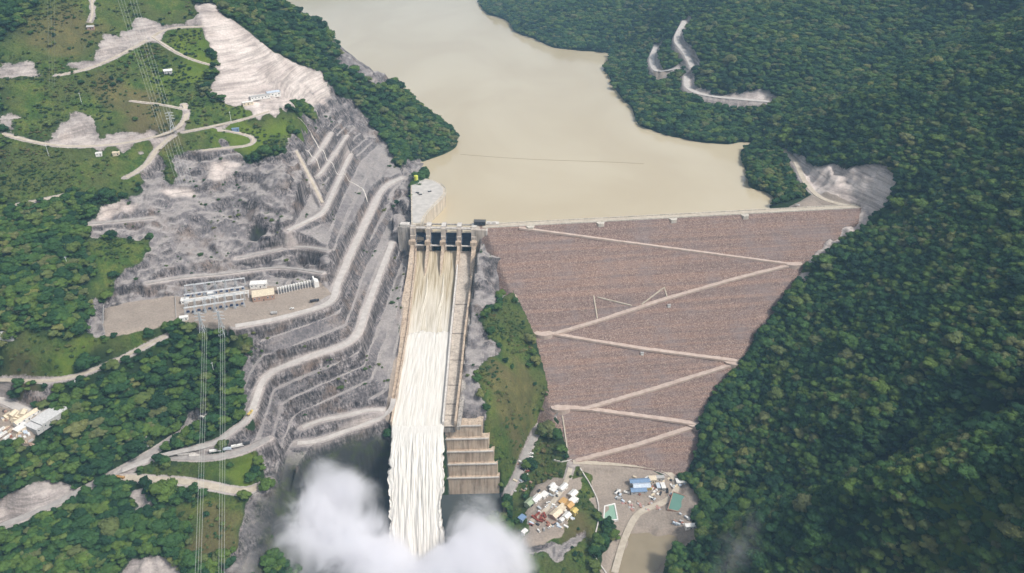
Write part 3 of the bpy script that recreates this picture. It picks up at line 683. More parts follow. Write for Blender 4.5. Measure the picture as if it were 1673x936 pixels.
# ---------------------------------------------------------------- spillway: gate house, chute, water
vG = np.array([v[0], v[1]]); dG = np.array([vG[1], -vG[0]])
lipM, silM = (lipL + lipR) / 2, (sillL + sillR) / 2
dC = (lipM - silM)[:2]; dC /= np.linalg.norm(dC)                     # down the chute
con = concrete("spillway_concrete", (.40, .345, .295), (.52, .455, .39), .35)
con_warm = concrete("stained_concrete", (.44, .335, .25), (.54, .44, .345), .45)
con_pale = concrete("pale_concrete", (.52, .48, .44), (.62, .58, .54), .25)
con_old = concrete("old_concrete", (.30, .27, .245), (.42, .385, .35), .6)
head = empty("spillway_gatehouse", (*((GA + GB) / 2)[:2], -30)); HL = np.array(head.location)
tag(head, "concrete gate house with five piers and dark blue gates at the spillway top", "spillway gates")
axis0 = GA[:2]; span = np.linalg.norm((GB - GA)[:2]); PX = [0, .251, .497, .753, 1.0]
def gp(a, s, z): q = axis0 + vG * a + dC * s; return (q[0] - HL[0], q[1] - HL[1], z - HL[2])
def side(profile, a, wd, name, mat, parent=head, taper=None):
    m = MB(); n = len(profile)
    vs = [gp(a - wd / 2 * (taper[k] if taper else 1), s, z) for k, (s, z) in enumerate(profile)] + [gp(a + wd / 2 * (taper[k] if taper else 1), s, z) for k, (s, z) in enumerate(profile)]
    m.add(vs, [tuple(range(n)), tuple(range(2 * n - 1, n - 1, -1))] + [(k, n + k, n + (k + 1) % n, (k + 1) % n) for k in range(n)])
    return m.build(name, mat, parent)
aP = [p * span for p in PX]
for k, a in enumerate(aP):
    wd = 6.6 if 0 < k < 4 else 8.0
    side([(-14, 18), (11, 18), (11.5, 7), (13, 6.4), (13.5, -42), (-14, -42)], a, wd, "pier", con)
    lo = side([(13.4, 2), (22, .5), (27, -8), (48, -17), (70, -29), (70, -45), (13.4, -45)], a, wd * .62 if 0 < k < 4 else wd * .8, "pier_tail", con_warm, taper=[1, 1, 1, 1, .25, .25, 1] if 0 < k < 3 else None)
    MB().box(gp(a, 21, -3.5), (wd * 1.25, 6, 6.2), math.atan2(vG[1], vG[0])).build("trunnion_block", con_warm, head)
    MB().box(gp(a, -2, 18.05), (wd * 1.05, 12, 1.6), math.atan2(vG[1], vG[0])).build("pier_cap", con_pale, head)
blue = plain("gate_blue_steel", (.018, .035, .075), .35, .5, .45, .4); blue2 = plain("gate_arm_steel", (.04, .06, .10), .3, .5, .5)
for k in range(4):
    a0, a1 = aP[k] + 3.4, aP[k + 1] - 3.4; am = (a0 + a1) / 2
    m = MB(); vs = []; nn = 10
    for q in range(nn + 1):
        th = R(58) * q / nn - R(24); z = -3 + 22 * math.sin(th) - 1; s = 21 - 22 * math.cos(th) + 2
        vs += [gp(a0, s, z), gp(a1, s, z), gp(a1, s - 1.0, z), gp(a0, s - 1.0, z)]
    fs = []
    for q in range(nn): b = 4 * q; fs += [(b, b + 1, b + 5, b + 4), (b + 2, b + 3, b + 7, b + 6), (b + 1, b + 2, b + 6, b + 5), (b + 3, b, b + 4, b + 7)]
    fs += [(3, 2, 1, 0), (4 * nn, 4 * nn + 1, 4 * nn + 2, 4 * nn + 3)]
    g = m.add(vs, fs).build("radial_gate", blue, head)
    for aa in (a0 + 1.3, a1 - 1.3):
        for zz in (5.0, -5.5): MB().tube([gp(aa, 21, -1), gp(aa, 3.5, zz)], .55, 6).build("gate_arm", blue2, g)
    for zz in (7, 0, -7): MB().tube([gp(a0, 2.2, zz), gp(a1, 2.2, zz)], .5, 6).build("gate_girder", blue2, g)
    MB().box(gp(am, 21.5, -5.2), (a1 - a0, 2.0, 1.6), math.atan2(vG[1], vG[0])).build("trunnion_walkway", con_pale, head)
    MB().box(gp(am, 5, 15.6), (a1 - a0, 5.0, 1.3), math.atan2(vG[1], vG[0])).build("bridge_deck", con_pale, head)
    MB().box(gp(am, -9, 15.8), (a1 - a0, 3.4, 1.2), math.atan2(vG[1], vG[0])).build("bridge_deck", con_old, head)
rz = math.atan2(vG[1], vG[0])
for s in (7.6, 2.4): MB().box(gp(span / 2, s, 17.0), (span - 5, .25, 1.1), rz).build("guard_rail", con_pale, head)
MB().box(gp(-14, -1, -30), (19, 16, 47.6), rz).build("abutment_block", con_old, head)
MB().box(gp(-13, 0, 17.8), (14, 9, 3.4), rz).build("hoist_room", con_pale, head)
MB().box(gp(span + 12, 0, -34), (17, 26, 51.8), rz, taper=.97).build("abutment_block", con, head)
MB().box(gp(span + 19.5, 6, -20), (2, 15, 38), rz).build("abutment_wall", con_pale, head)
hut = MB().box(gp(span + 8, -5, 19.7), (17, 7.5, 5.4), rz).build("control_room", plain("dark_cladding", (.05, .05, .055), .3), head)
MB().box(gp(span + 8, -5, 25.1), (18.4, 8.6, .6), rz).build("roof", plain("dark_roof", (.09, .09, .09)), hut)
for q in (-5, 0, 5): MB().box(gp(span + 8 + q, -1.1, 21.3), (3.4, .3, 2.0), rz).build("window", plain("dark_glass", (.02, .03, .04), .1, 1, .15, .5), hut)
tag(MB().box(gp(span + 27, -10, 19.0) + HL, (19, 9, 1.2), rz).box(gp(span + 30, -8, 20.2) + HL, (5, 4, 2.4), rz).box(gp(span + 22, -9, 20.2) + HL, (3, 5, 1.8), rz).build("valve_box", con_pale), "low pale concrete valve chamber on the dam crest beside the gate house", "valve chamber")

# chute edges, in photo pixels on the chute plane
ys = np.linspace(411, 697, 64)
def edge(tab, up): 
    tab = px(tab); return np.array([on_chute(float(np.interp(y, [t[1] for t in tab], [t[0] for t in tab])), y, up) for y in ys])
E_L, E_D, E_R = "681 428,667 548,655 620,641 697", "749 428,737 548,731 620,724 697", "774 428,759 548,752 620,743 697"
eL, eD, eR = edge(E_L, 0), edge(E_D, 0), edge(E_R, 0)
chute = empty("spillway_chute", (*silM[:2], -60)); KL = np.array(chute.location)
tag(chute, "long sloping concrete spillway chute with a wet channel and a dry channel side by side", "spillway chute")
def strip(A, B, name, mat, parent, thick=6.0, up=0.0):
    m = MB(); n = len(A); vs = []
    for a, b in zip(A, B): vs += [(*(a[:2] - KL[:2]), a[2] + up - KL[2]), (*(b[:2] - KL[:2]), b[2] + up - KL[2])]
    k = len(vs); vs += [(x, y, z - thick) for x, y, z in vs]
    fs = [(2 * i, 2 * i + 2, 2 * i + 3, 2 * i + 1) for i in range(n - 1)] + [(k + 2 * i + 1, k + 2 * i + 3, k + 2 * i + 2, k + 2 * i) for i in range(n - 1)]
    fs += [(2 * i, k + 2 * i, k + 2 * i + 2, 2 * i + 2) for i in range(n - 1)] + [(2 * i + 3, k + 2 * i + 3, k + 2 * i + 1, 2 * i + 1) for i in range(n - 1)]
    fs += [(0, 1, k + 1, k), (2 * n - 1, 2 * n - 2, k + 2 * n - 2, k + 2 * n - 1)]
    return m.add(vs, fs).build(name, mat, parent)
fl = strip(eL, eR, "chute_floor", con_old, chute, 9)
def wall(e, wd, up, name, mat):
    nrm = np.array([dC[1], -dC[0]]); A, B = e.copy(), e.copy(); A[:, :2] += nrm * wd / 2; B[:, :2] -= nrm * wd / 2
    return strip(A, B, name, mat, chute, up + 4, up)
wall(eL - np.array([.9, 0, 0]), 1.8, 8.5, "side_wall", con_warm); wall(eD, 2.2, 8.0, "divider_wall", con_pale); wall(eR + np.array([.9, 0, 0]), 2.6, 8.5, "side_wall", con_warm)
oL = edge("668 428,655 500,646 560,636 640,632 660", 6.0); strip(oL[:int(np.searchsorted(ys, 660))], edge(E_L, 6)[:int(np.searchsorted(ys, 660))] - np.array([1.9, 0, 0]), "bank_apron", con_warm, chute, 5)
dry = strip(eD + np.array([1.3, 0, 0]), eR - np.array([.5, 0, 0]), "dry_floor", con, chute, 2.0, .6)
for y0 in (497, 545, 588, 629, 660, 678):
    a, b = on_chute(float(np.interp(y0, ys, [float(np.interp(y, [428, 548, 620, 697], [749, 737, 731, 724])) for y in ys])) + 1.5, y0, .9), on_chute(float(np.interp(y0, [428, 548, 620, 697], [774, 759, 752, 743])) - 1.5, y0, .9)
    MB().tube([a - KL, b - KL], .5, 4).build("floor_joint", plain("joint_dark", (.12, .10, .09)), dry)
oR = edge("785 428,775 500,768 560,760 640,752 697", 5.5); strip(edge(E_R, 5.5) + np.array([2.3, 0, 0]), oR, "bank_apron", con_old, chute, 5)

# the water on the chute and the jet falling into the pool
def water_strip(A, B, name, mat, nx=40, bulge=.6, amp=.25, s=2.2):
    n = len(A); U = np.linspace(0, 1, nx); X = A[:, None, 0] * (1 - U) + B[:, None, 0] * U; Y = A[:, None, 1] * (1 - U) + B[:, None, 1] * U; Z = A[:, None, 2] * (1 - U) + B[:, None, 2] * U
    L = np.concatenate([[0], np.cumsum(np.linalg.norm(np.diff(A, axis=0), axis=1))])[:, None]; Wd = np.linalg.norm((B - A)[:, :2], axis=1)[:, None] * U
    Z = Z + fbm(Wd / 1.0, L * .15 + 40, s, 3) * amp * 2 + bulge * 4 * U * (1 - U)
    if name == 'white_water': Y = Y + fbm(Wd * 1.0, Wd * 0 + 3, 6, 3) * 14 * np.clip(1 - np.arange(n) / 4, 0, 1)[:, None]
    return grid_mesh(name, X, Y, Z, mat, flow=np.stack([Wd + 0 * L, L + 0 * Wd, 0 * Wd + 0 * L], -1))
k0 = int(np.searchsorted(ys, 547)); _rag = True
fo_low = foam("chute_flow", (.27, .215, .13), (.55, .475, .36), (.38, .016, .02), whiten=165.); fo_hi = foam("white_water", (.575, .54, .485), (.675, .645, .60), (.5, .03, .02))
tag(water_strip(eL[:k0 + 1] + [0, 0, 1.5], eD[:k0 + 1] + [-1.1, 0, 1.5], "chute_water", fo_low, bulge=.1), kind="structure")
A, B = eL[k0 - 1:] + [0, 0, 3.6], eD[k0 - 1:] + [-1.1, 0, 3.6]; A[0, 2] -= 2.6; B[0, 2] -= 2.6
_fall = lambda e, d: np.array([[e[0], e[1] - 105 * q, e[2] - 104 * (.25 * q + .75 * q * q) - 40 * q * q - 12 * q] for q in d])     # the sheet bends over the lip
A, B = np.vstack([A, _fall(A[-1], (.03, .06, .10, .15))]), np.vstack([B, _fall(B[-1], (.03, .06, .10, .15))])
tag(water_strip(A, B, "white_water", fo_hi, 60, bulge=.3, amp=.5), kind="structure")
# white wakes trailing from the pier noses
for a, x0, x1, y1 in ((1, 698, 690, 540), (2, 724.5, 716, 545)):
    P0 = [on_chute(x0 + (x1 - x0) * t + 1.5 * math.sin(7 * t), 446 + (y1 - 446) * t, 2.2 - .5 * t + .15 * math.sin(9 * t)) for t in np.linspace(0, 1, 24)]
    A = np.array([p - [.5 + 4.2 * t, 0, 0] for p, t in zip(P0, np.linspace(0, 1, 24))]); B = np.array([p + [.5 + 4.2 * t, 0, 0] for p, t in zip(P0, np.linspace(0, 1, 24))])
    tag(water_strip(A, B, "wake", foam("wake_foam", (.42, .36, .26), (.70, .65, .57), (.8, .03, .02)), 12, bulge=.35, amp=.45), kind="structure")
nt_, nu = 90, 90; T = np.linspace(0, 1, nt_)[:, None]; U = np.linspace(0, 1, nu)[None, :]
jl0, jr0, jl1, jr1 = on_chute(641.5, 695, 3.75), on_chute(725, 695, 3.75), at(634, 925, -206), at(724, 925, -206)
d_ = T; X = (jl0[0] + (jl1[0] - jl0[0]) * d_) * (1 - U) + (jr0[0] + (jr1[0] - jr0[0]) * d_) * U
Y = (jl0[1] + (jl1[1] - jl0[1]) * d_) + 0 * U; Z = jl0[2] + (jl1[2] - jl0[2]) * (.25 * d_ + .75 * d_ ** 2.0) + 0 * U
X = X + (U - .5) * 2 * T * fbm(T * 30 + 3 * U, U * 9 + 8, 1.0, 4) * 9 * sstep(.3, .5, np.abs(U - .5))
wob = fbm(U * 30, T * 5 + 7, 1.0, 4) * 2.8 * sstep(0, .35, T) + fbm(U * 80, T * 14 + 7, 1.0, 3) * .9 * sstep(0, .2, T)
Y2, Z2 = Y - wob * .8, Z + wob * .6 + 2.0 * (1 - (2 * U - 1) ** 6) * sstep(0, .15, T)
ln = np.hypot(jl1[1] - jl0[1], jl1[2] - jl0[2])
thick = 3 + 9 * T + 0 * U
Xa = np.concatenate([X, X[:, ::-1], X[:, :1]], 1); Ya = np.concatenate([Y2, (Y + thick)[:, ::-1], Y2[:, :1]], 1); Za = np.concatenate([Z2, (Z - 2)[:, ::-1], Z2[:, :1]], 1)
Fa = np.stack([np.concatenate([U * 65 + 0 * T, (U * 65 + 0 * T)[:, ::-1], 0 * T], 1), np.concatenate([T * ln + 0 * U, T * ln + 0 * U, T * ln], 1), 0 * Xa], -1)
tag(grid_mesh("falling_water", Xa, Ya, Za, foam("falling_foam", (.57, .54, .495), (.68, .655, .615), (.9, .05, .02)), flow=Fa), kind="structure")

# the stepped concrete block under the dry chute
blk = empty("stepped_abutment", (-62, 752, -200)); BL = np.array(blk.location)
tag(blk, "stepped concrete block of four tiers carrying the end of the dry chute", "concrete block")
tiers = [((726, 702), (786, 702), -98, -116, 0), ((726, 728), (798, 722), -116, -134, 3), ((726, 750), (806, 748), -134, -152, 6), ((728, 778), (812, 776), -152, -172, 9), ((728, 800), (815, 800), -172, -206, 12)]
for n, (l, r_, zt, zb, f) in enumerate(tiers):
    a, b = at(l[0], l[1], zt)[:2], at(r_[0], r_[1], zt)[:2]; y0 = 762 - f
    poly = [(a[0] - BL[0], y0 - BL[1]), (b[0] - BL[0], y0 - BL[1] + 2), (b[0] + 6 - BL[0], y0 + 45 - BL[1]), (a[0] - BL[0], y0 + 42 - BL[1])]
    MB().prism(poly, zb - BL[2], zt - BL[2]).build("tier", con_warm, blk)
    MB().prism([(poly[0][0], poly[0][1] - 1.2), (poly[1][0], poly[1][1] - 1.2), (poly[1][0], poly[1][1] + .1), (poly[0][0], poly[0][1] + .1)], zt - 1.4 - BL[2], zt + .25 - BL[2]).build("ledge", con_pale, blk)

# curved wing wall leading the lake water to the gates
wing = empty("wing_wall", (*at(690, 330, 18)[:2], 0)); WL = np.array(wing.location)
tag(wing, "curved concrete wing wall with a flat paved top, jutting into the lake beside the gate house", "wing wall")
tp = [at(*q, 21) for q in px("671 300,690 291,706 293,720 300,727 307,728 318,716 331,703 343,694 355,691 366,672 366")]
MB().prism([(p[0] - WL[0], p[1] - WL[1]) for p in tp], -30 - WL[2], 21 - WL[2]).build("wall", concrete("wing_concrete", (.50, .43, .34), (.60, .53, .44), .4), wing)
tp2 = [at(*q, 21) for q in px("673 301,690 293,706 295,718 301,724 307,724 316,712 329,700 341,690 354,687 364,674 364")]
MB().prism([(p[0] - WL[0], p[1] - WL[1]) for p in tp2], 21, 21.25).build("paving", plain("pale_paving", (.48, .45, .42), .15, .1), wing)
MB().ribbon(np.array(densify([np.array([p[0] - WL[0], p[1] - WL[1], 21.3]) for p in tp[3:10]], 3)), .4, 1.0, 1.0).build("parapet", con_pale, wing)

# ---------------------------------------------------------------- trees and scrub
def leaf_mat(name, stops, zone=.5):
    s = NT(name); oi = s.n.new("ShaderNodeObjectInfo"); f = s.n.new("ShaderNodeTexNoise"); mp = s.n.new("ShaderNodeMapping"); s.l.new(oi.outputs["Location"], mp.inputs[0]); mp.inputs["Scale"].default_value = (1 / 60.,) * 3
    s.l.new(mp.outputs[0], f.inputs["Vector"]); f.inputs["Scale"].default_value = 1; f.inputs["Detail"].default_value = 3
    k = s.math('ADD', s.math('MULTIPLY', oi.outputs["Random"], 1 - zone), s.math('MULTIPLY', s.rng(f.outputs["Fac"], .3, .7), zone))
    c = s.ramp(k, stops); n = s.noise((.8,) * 3, 3, .6); c = s.mix(1.0, c, s.rng(n, .25, .75, .72, 1.35), 'MULTIPLY')
    s.p.inputs["Subsurface Weight"].default_value = 0
    return s.done(c, .75, .2)
LEAF = leaf_mat("forest_leaves", [(.1, (.012, .040, .018)), (.34, (.026, .072, .024)), (.54, (.048, .104, .026)), (.72, (.092, .145, .028)), (.87, (.115, .13, .055)), (1., (.20, .21, .06))], .3)
SCRUB = leaf_mat("scrub_leaves", [(.1, (.020, .05, .016)), (.5, (.045, .08, .022)), (.75, (.09, .105, .03)), (1., (.13, .10, .045))], .5)
BARK = plain("bark", (.11, .09, .07), .3, 1.0)
import bmesh
def crown_mesh(name, seed, lobes, flat, tufts, mats, trunk=True):
    """uneven crown of leaf clumps about 1 unit tall: lobes broken up by many leaf-sized faces"""
    r = random.Random(seed); vs, fs, mi = [], [], []
    def put(v_, f_, m_):
        k = len(vs); vs.extend(v_); fs.extend([tuple(k + q for q in g) for g in f_]); mi.extend([m_] * len(f_))
    bm = bmesh.new(); bmesh.ops.create_icosphere(bm, subdivisions=2, radius=1.0); iv = [q.co.copy() for q in bm.verts]; iface = [tuple(q.index for q in f.verts) for f in bm.faces]; bm.free()
    L = [(Vector((0, 0, .62)), Vector((.36, .36, .30 * flat)))]
    for q in range(lobes):
        a = 2 * math.pi * (q + r.random() * .7) / lobes; d = r.uniform(.22, .42); s_ = r.uniform(.15, .27)
        L.append((Vector((math.cos(a) * d, math.sin(a) * d, r.uniform(.42, .86) - d * .25)), Vector((s_, s_ * r.uniform(.8, 1.2), s_ * r.uniform(.6, .85) * flat))))
    for c, s_ in L:
        ph = [r.uniform(0, 6.3) for _ in range(6)]
        put([tuple(c + Vector((q.x * s_.x, q.y * s_.y, q.z * s_.z)) * (1 + .18 * math.sin(5 * q.x + ph[0]) * math.sin(5 * q.y + ph[1]) + .14 * math.sin(9 * q.z + ph[2]) + r.uniform(-.12, .12))) for q in iv], iface, 0)
        for _ in range(int(tufts * s_.x * 3)):
            n = Vector((r.gauss(0, 1), r.gauss(0, 1), r.gauss(.5, 1))).normalized(); p = c + Vector((n.x * s_.x, n.y * s_.y, n.z * s_.z)) * r.uniform(.95, 1.22)
            t = (n.orthogonal() + Vector((r.uniform(-1, 1), r.uniform(-1, 1), r.uniform(-1, 1))) * .6).normalized(); b = n.cross(t).normalized(); z_ = r.uniform(.035, .075)
            n2 = n * z_ * r.uniform(-.5, .8)
            put([tuple(p + t * z_), tuple(p + b * z_ * .8 + n2), tuple(p - t * z_), tuple(p - b * z_ * .8 + n2)], [(0, 1, 2, 3)], 0)
    me = bpy.data.meshes.new(name); me.from_pydata(vs, [], fs); me.materials.append(mats); me.update(); return me
def trunk_mesh(seed):
    r = random.Random(seed); m = MB(); m.tube([(0, 0, -.12), (r.uniform(-.02, .02), 0, .2), (r.uniform(-.04, .04), r.uniform(-.03, .03), .6)], .035, 6, 0, .014)
    for q in range(4):
        a = q * 1.6 + r.random(); m.tube([(0, 0, .28 + .06 * q), (.14 * math.cos(a), .14 * math.sin(a), .46 + .04 * q), (.28 * math.cos(a), .28 * math.sin(a), .58 + .05 * q)], .013, 5, 0, .004)
    me = bpy.data.meshes.new("trunk"); me.from_pydata(m.v, [], m.f); me.materials.append(BARK); me.update(); return me
CROWNS = [crown_mesh("crown", 10 + q, 6 + q % 3, (1.0, .8, 1.15, .9, .7, 1.05)[q], 150, LEAF) for q in range(6)]
TRUNKS = [trunk_mesh(40 + q) for q in range(3)]
SHRUBS = [crown_mesh("shrub", 70 + q, 5, .9, 70, SCRUB) for q in range(3)]
def hidden_collection(name, meshes):
    col = bpy.data.collections.new(name)
    for me in meshes: col.objects.link(bpy.data.objects.new(me.name, me))
    return col
COL_TREE, COL_SHRUB = hidden_collection("tree_kinds", CROWNS), hidden_collection("shrub_kinds", SHRUBS)
def scatter(name, pts, scl, rz_, kind, col):
    me = bpy.data.meshes.new(name); me.vertices.add(len(pts)); me.vertices.foreach_set("co", np.asarray(pts, np.float32).ravel())
    for nm, ty, va in (("scl", 'FLOAT_VECTOR', scl), ("rot", 'FLOAT_VECTOR', np.stack([0 * rz_, 0 * rz_, rz_], -1)), ("kind", 'INT', kind)):
        a = me.attributes.new(nm, ty, 'POINT'); a.data.foreach_set("vector" if ty == 'FLOAT_VECTOR' else "value", np.asarray(va, np.float32 if ty != 'INT' else np.int32).ravel())
    o = bpy.data.objects.new(name, me); C.objects.link(o)
    ng = bpy.data.node_groups.new(name, 'GeometryNodeTree'); ng.interface.new_socket("Geometry", in_out='INPUT', socket_type='NodeSocketGeometry'); ng.interface.new_socket("Geometry", in_out='OUTPUT', socket_type='NodeSocketGeometry')
    N, K = ng.nodes, ng.links; gi, go = N.new("NodeGroupInput"), N.new("NodeGroupOutput"); ip = N.new("GeometryNodeInstanceOnPoints"); ci = N.new("GeometryNodeCollectionInfo")
    ci.inputs["Collection"].default_value = col; ci.inputs["Separate Children"].default_value = True; ci.inputs["Reset Children"].default_value = True
    def na(nm, dt): q = N.new("GeometryNodeInputNamedAttribute"); q.data_type = dt; q.inputs["Name"].default_value = nm; return q.outputs["Attribute"]
    K.new(gi.outputs[0], ip.inputs["Points"]); K.new(ci.outputs[0], ip.inputs["Instance"]); ip.inputs["Pick Instance"].default_value = True
    K.new(na("kind", 'INT'), ip.inputs["Instance Index"]); K.new(na("scl", 'FLOAT_VECTOR'), ip.inputs["Scale"]); K.new(na("rot", 'FLOAT_VECTOR'), ip.inputs["Rotation"]); K.new(ip.outputs[0], go.inputs[0])
    md = o.modifiers.new("scatter", 'NODES'); md.node_group = ng
    return tag(o, kind="stuff")
def project(p):
    x, y, z = p[:, 0], p[:, 1], p[:, 2] - CAM_H; dep = y * cp - z * sp; return 836.5 + FOC * x / dep, 468 - FOC * (y * sp + z * cp) / dep, dep
bare = np.maximum.reduce([rock * .95, dirt, verge])
DAMIN = in_poly(DAM_FOOT, XX, YY); CHIN = in_poly(CH, XX, YY)
blocked = (blur((DAMIN | CHIN).astype(np.float32), 1) > .05) | ((s_up > -5) & (s_up < 60) & (s_al > -10) & (s_al < DLEN - 12))
def candidates(x0, x1, y0, y1, st):
    gx, gy = np.meshgrid(np.arange(x0, x1, st), np.arange(y0, y1, st)); gx = gx + RNG.uniform(-.48, .48, gx.shape) * st; gy = gy + RNG.uniform(-.48, .48, gy.shape) * st
    p = np.stack([gx.ravel(), gy.ravel(), zgrid(gx.ravel(), gy.ravel())], 1); u, v_, d = project(p)
    up = p[:, 1] > 1090 - .0 * p[:, 0]
    ok = (d > 100) & (u > -170) & (u < 1850) & (v_ > -60) & (v_ < 1040) & np.where(up, p[:, 2] > .6, p[:, 2] > -199.5) & ~sample(blocked, p[:, 0], p[:, 1])
    return p[ok], d[ok]
near, dn_ = candidates(-800, 900, 330, 1450, 5.5)
far, df_ = candidates(-1100, 2000, 1450, 3600, 8.8)
def thin(p, dens_forest=1.0, dens_grass=.07):
    b = sample(bare, p[:, 0], p[:, 1]) + fbm(p[:, 0], p[:, 1], 12, 2) * .35; g = sample(grass, p[:, 0], p[:, 1]); r = RNG.random(len(p)); patch = fbm(p[:, 0] + 90, p[:, 1], 60, 2)
    return (b < .35) & (r < np.where(g > .5, dens_grass * (1 + 3.2 * np.clip(patch, -.3, .6)), dens_forest)), g
k1, g1 = thin(near); k2, g2 = thin(far)
TP = np.vstack([near[k1], far[k2]]); TG = np.concatenate([g1[k1], g2[k2]]); TF = np.concatenate([np.zeros(k1.sum()), np.ones(k2.sum())])
hgt = np.where(TF > .5, RNG.uniform(7.5, 13.5, len(TP)), 5.6 + 7.5 * RNG.random(len(TP)) ** 1.6) * np.where(TG > .5, RNG.uniform(.3, .6, len(TP)), 1.0); hgt = hgt * np.where(RNG.random(len(TP)) < .06, RNG.uniform(1.3, 1.65, len(TP)), 1.0); wid = hgt * RNG.uniform(.95, 1.35, len(TP)) * np.where(TF > .5, 1.1, 1.0)
tk = RNG.integers(0, 6, len(TP)); tr = RNG.uniform(0, 6.28, len(TP))
# the 300 trees that show largest stand as objects of their own
u, v_, d = project(TP + np.array([0, 0, 8])); cand = np.where((u > 8) & (u < 1665) & (v_ > 5) & (v_ < 932) & (TG < .5) & (TF < .5))[0]; cand = cand[np.argsort(d[cand] / hgt[cand])][:900]
seen = cast_px(np.stack([u[cand], v_[cand]], 1), zgrid); vis = np.linalg.norm(seen - np.array([0, 0, CAM_H]), axis=1) > np.linalg.norm(TP[cand] - np.array([0, 0, CAM_H]), axis=1) - 22
near_ids = cand[vis][:300]; rest = np.ones(len(TP), bool); rest[near_ids] = False
for q in near_ids:
    x, y, z = TP[q]; spur = u[q] > 900
    t = empty("forest_tree", (x, y, z), float(tr[q])); t.scale = (wid[q], wid[q], hgt[q])
    tag(t, "broadleaf tree in the closed forest on the near wooded spur beside the river" if spur else "broadleaf tree in the dark wood on the slope below the access road", "tree", "forest trees on the near spur" if spur else "forest trees below the access road")
    for nm, me in (("trunk", TRUNKS[int(tk[q]) % 3]), ("crown", CROWNS[int(tk[q])])):
        o = bpy.data.objects.new(nm, me); C.objects.link(o); o.parent = t
scl = np.stack([wid, wid, hgt], -1)
scatter("forest", TP[rest], scl[rest], tr[rest], tk[rest], COL_TREE)
SP_, sd = candidates(-800, 700, 400, 1480, 3.3)
b = sample(bare, SP_[:, 0], SP_[:, 1]); g = sample(grass, SP_[:, 0], SP_[:, 1]); rk_ = sample(rock, SP_[:, 0], SP_[:, 1]); pl_ = sample(np.maximum(pale, dirt), SP_[:, 0], SP_[:, 1]); pt = fbm(SP_[:, 0], SP_[:, 1], 40, 3); r_ = RNG.random(len(SP_))
keep = ((g > .4) & (b < .5) & (r_ < .26 + pt * .9)) | ((rk_ > .5) & (pl_ < .35) & (sample(verge, SP_[:, 0], SP_[:, 1]) < .2) & (r_ < .05 * (pt > .1)))
q = SP_[keep]; sh = RNG.uniform(1.0, 3.6, len(q)) * RNG.uniform(.6, 1.1, len(q)); sw = sh * RNG.uniform(1.2, 2.2, len(q))
scatter("undergrowth", q - np.array([0, 0, .3]), np.stack([sw, sw, sh], -1), RNG.uniform(0, 6.28, len(q)), RNG.integers(0, 3, len(q)), COL_SHRUB)
print("trees", len(TP), "shrubs", len(q))

# ---------------------------------------------------------------- air and spray
def volume_mat(name):
    m = bpy.data.materials.new(name); m.use_nodes = True; n = m.node_tree.nodes; n.remove(n["Principled BSDF"]); pv = n.new("ShaderNodeVolumePrincipled"); m.node_tree.links.new(pv.outputs[0], n["Material Output"].inputs["Volume"]); return m, n, m.node_tree.links, pv
HAZE = volume_mat("haze_air"); HAZE[3].inputs["Color"].default_value = (.42, .70, 1.0, 1); HAZE[3].inputs["Density"].default_value = 0.75e-4; HAZE[3].inputs["Anisotropy"].default_value = 0.0
m = MB(); m.box((400, 2700, -420), (5000, 5800, 2100)); tag(m.build("haze", HAZE[0]), kind="stuff")
PUFFS = [(560, 858, -165, 52, 1), (525, 805, -150, 42, .55), (600, 905, -182, 46, 1), (478, 870, -162, 38, .35), (540, 765, -130, 36, .28), (500, 930, -180, 42, .6), (590, 795, -150, 28, .5), (648, 940, -197, 30, .5), (712, 942, -197, 30, .5), (680, 960, -196, 46, .8), (782, 848, -160, 36, 1), (828, 915, -186, 46, 1), (768, 900, -180, 36, 1), (800, 938, -192, 46, 1), (742, 925, -190, 30, 1), (728, 922, -188, 22, .5), (634, 918, -186, 24, .5), (470, 820, -138, 44, .22), (448, 885, -160, 40, .2), (622, 945, -192, 42, .8), (752, 948, -194, 42, .8)]
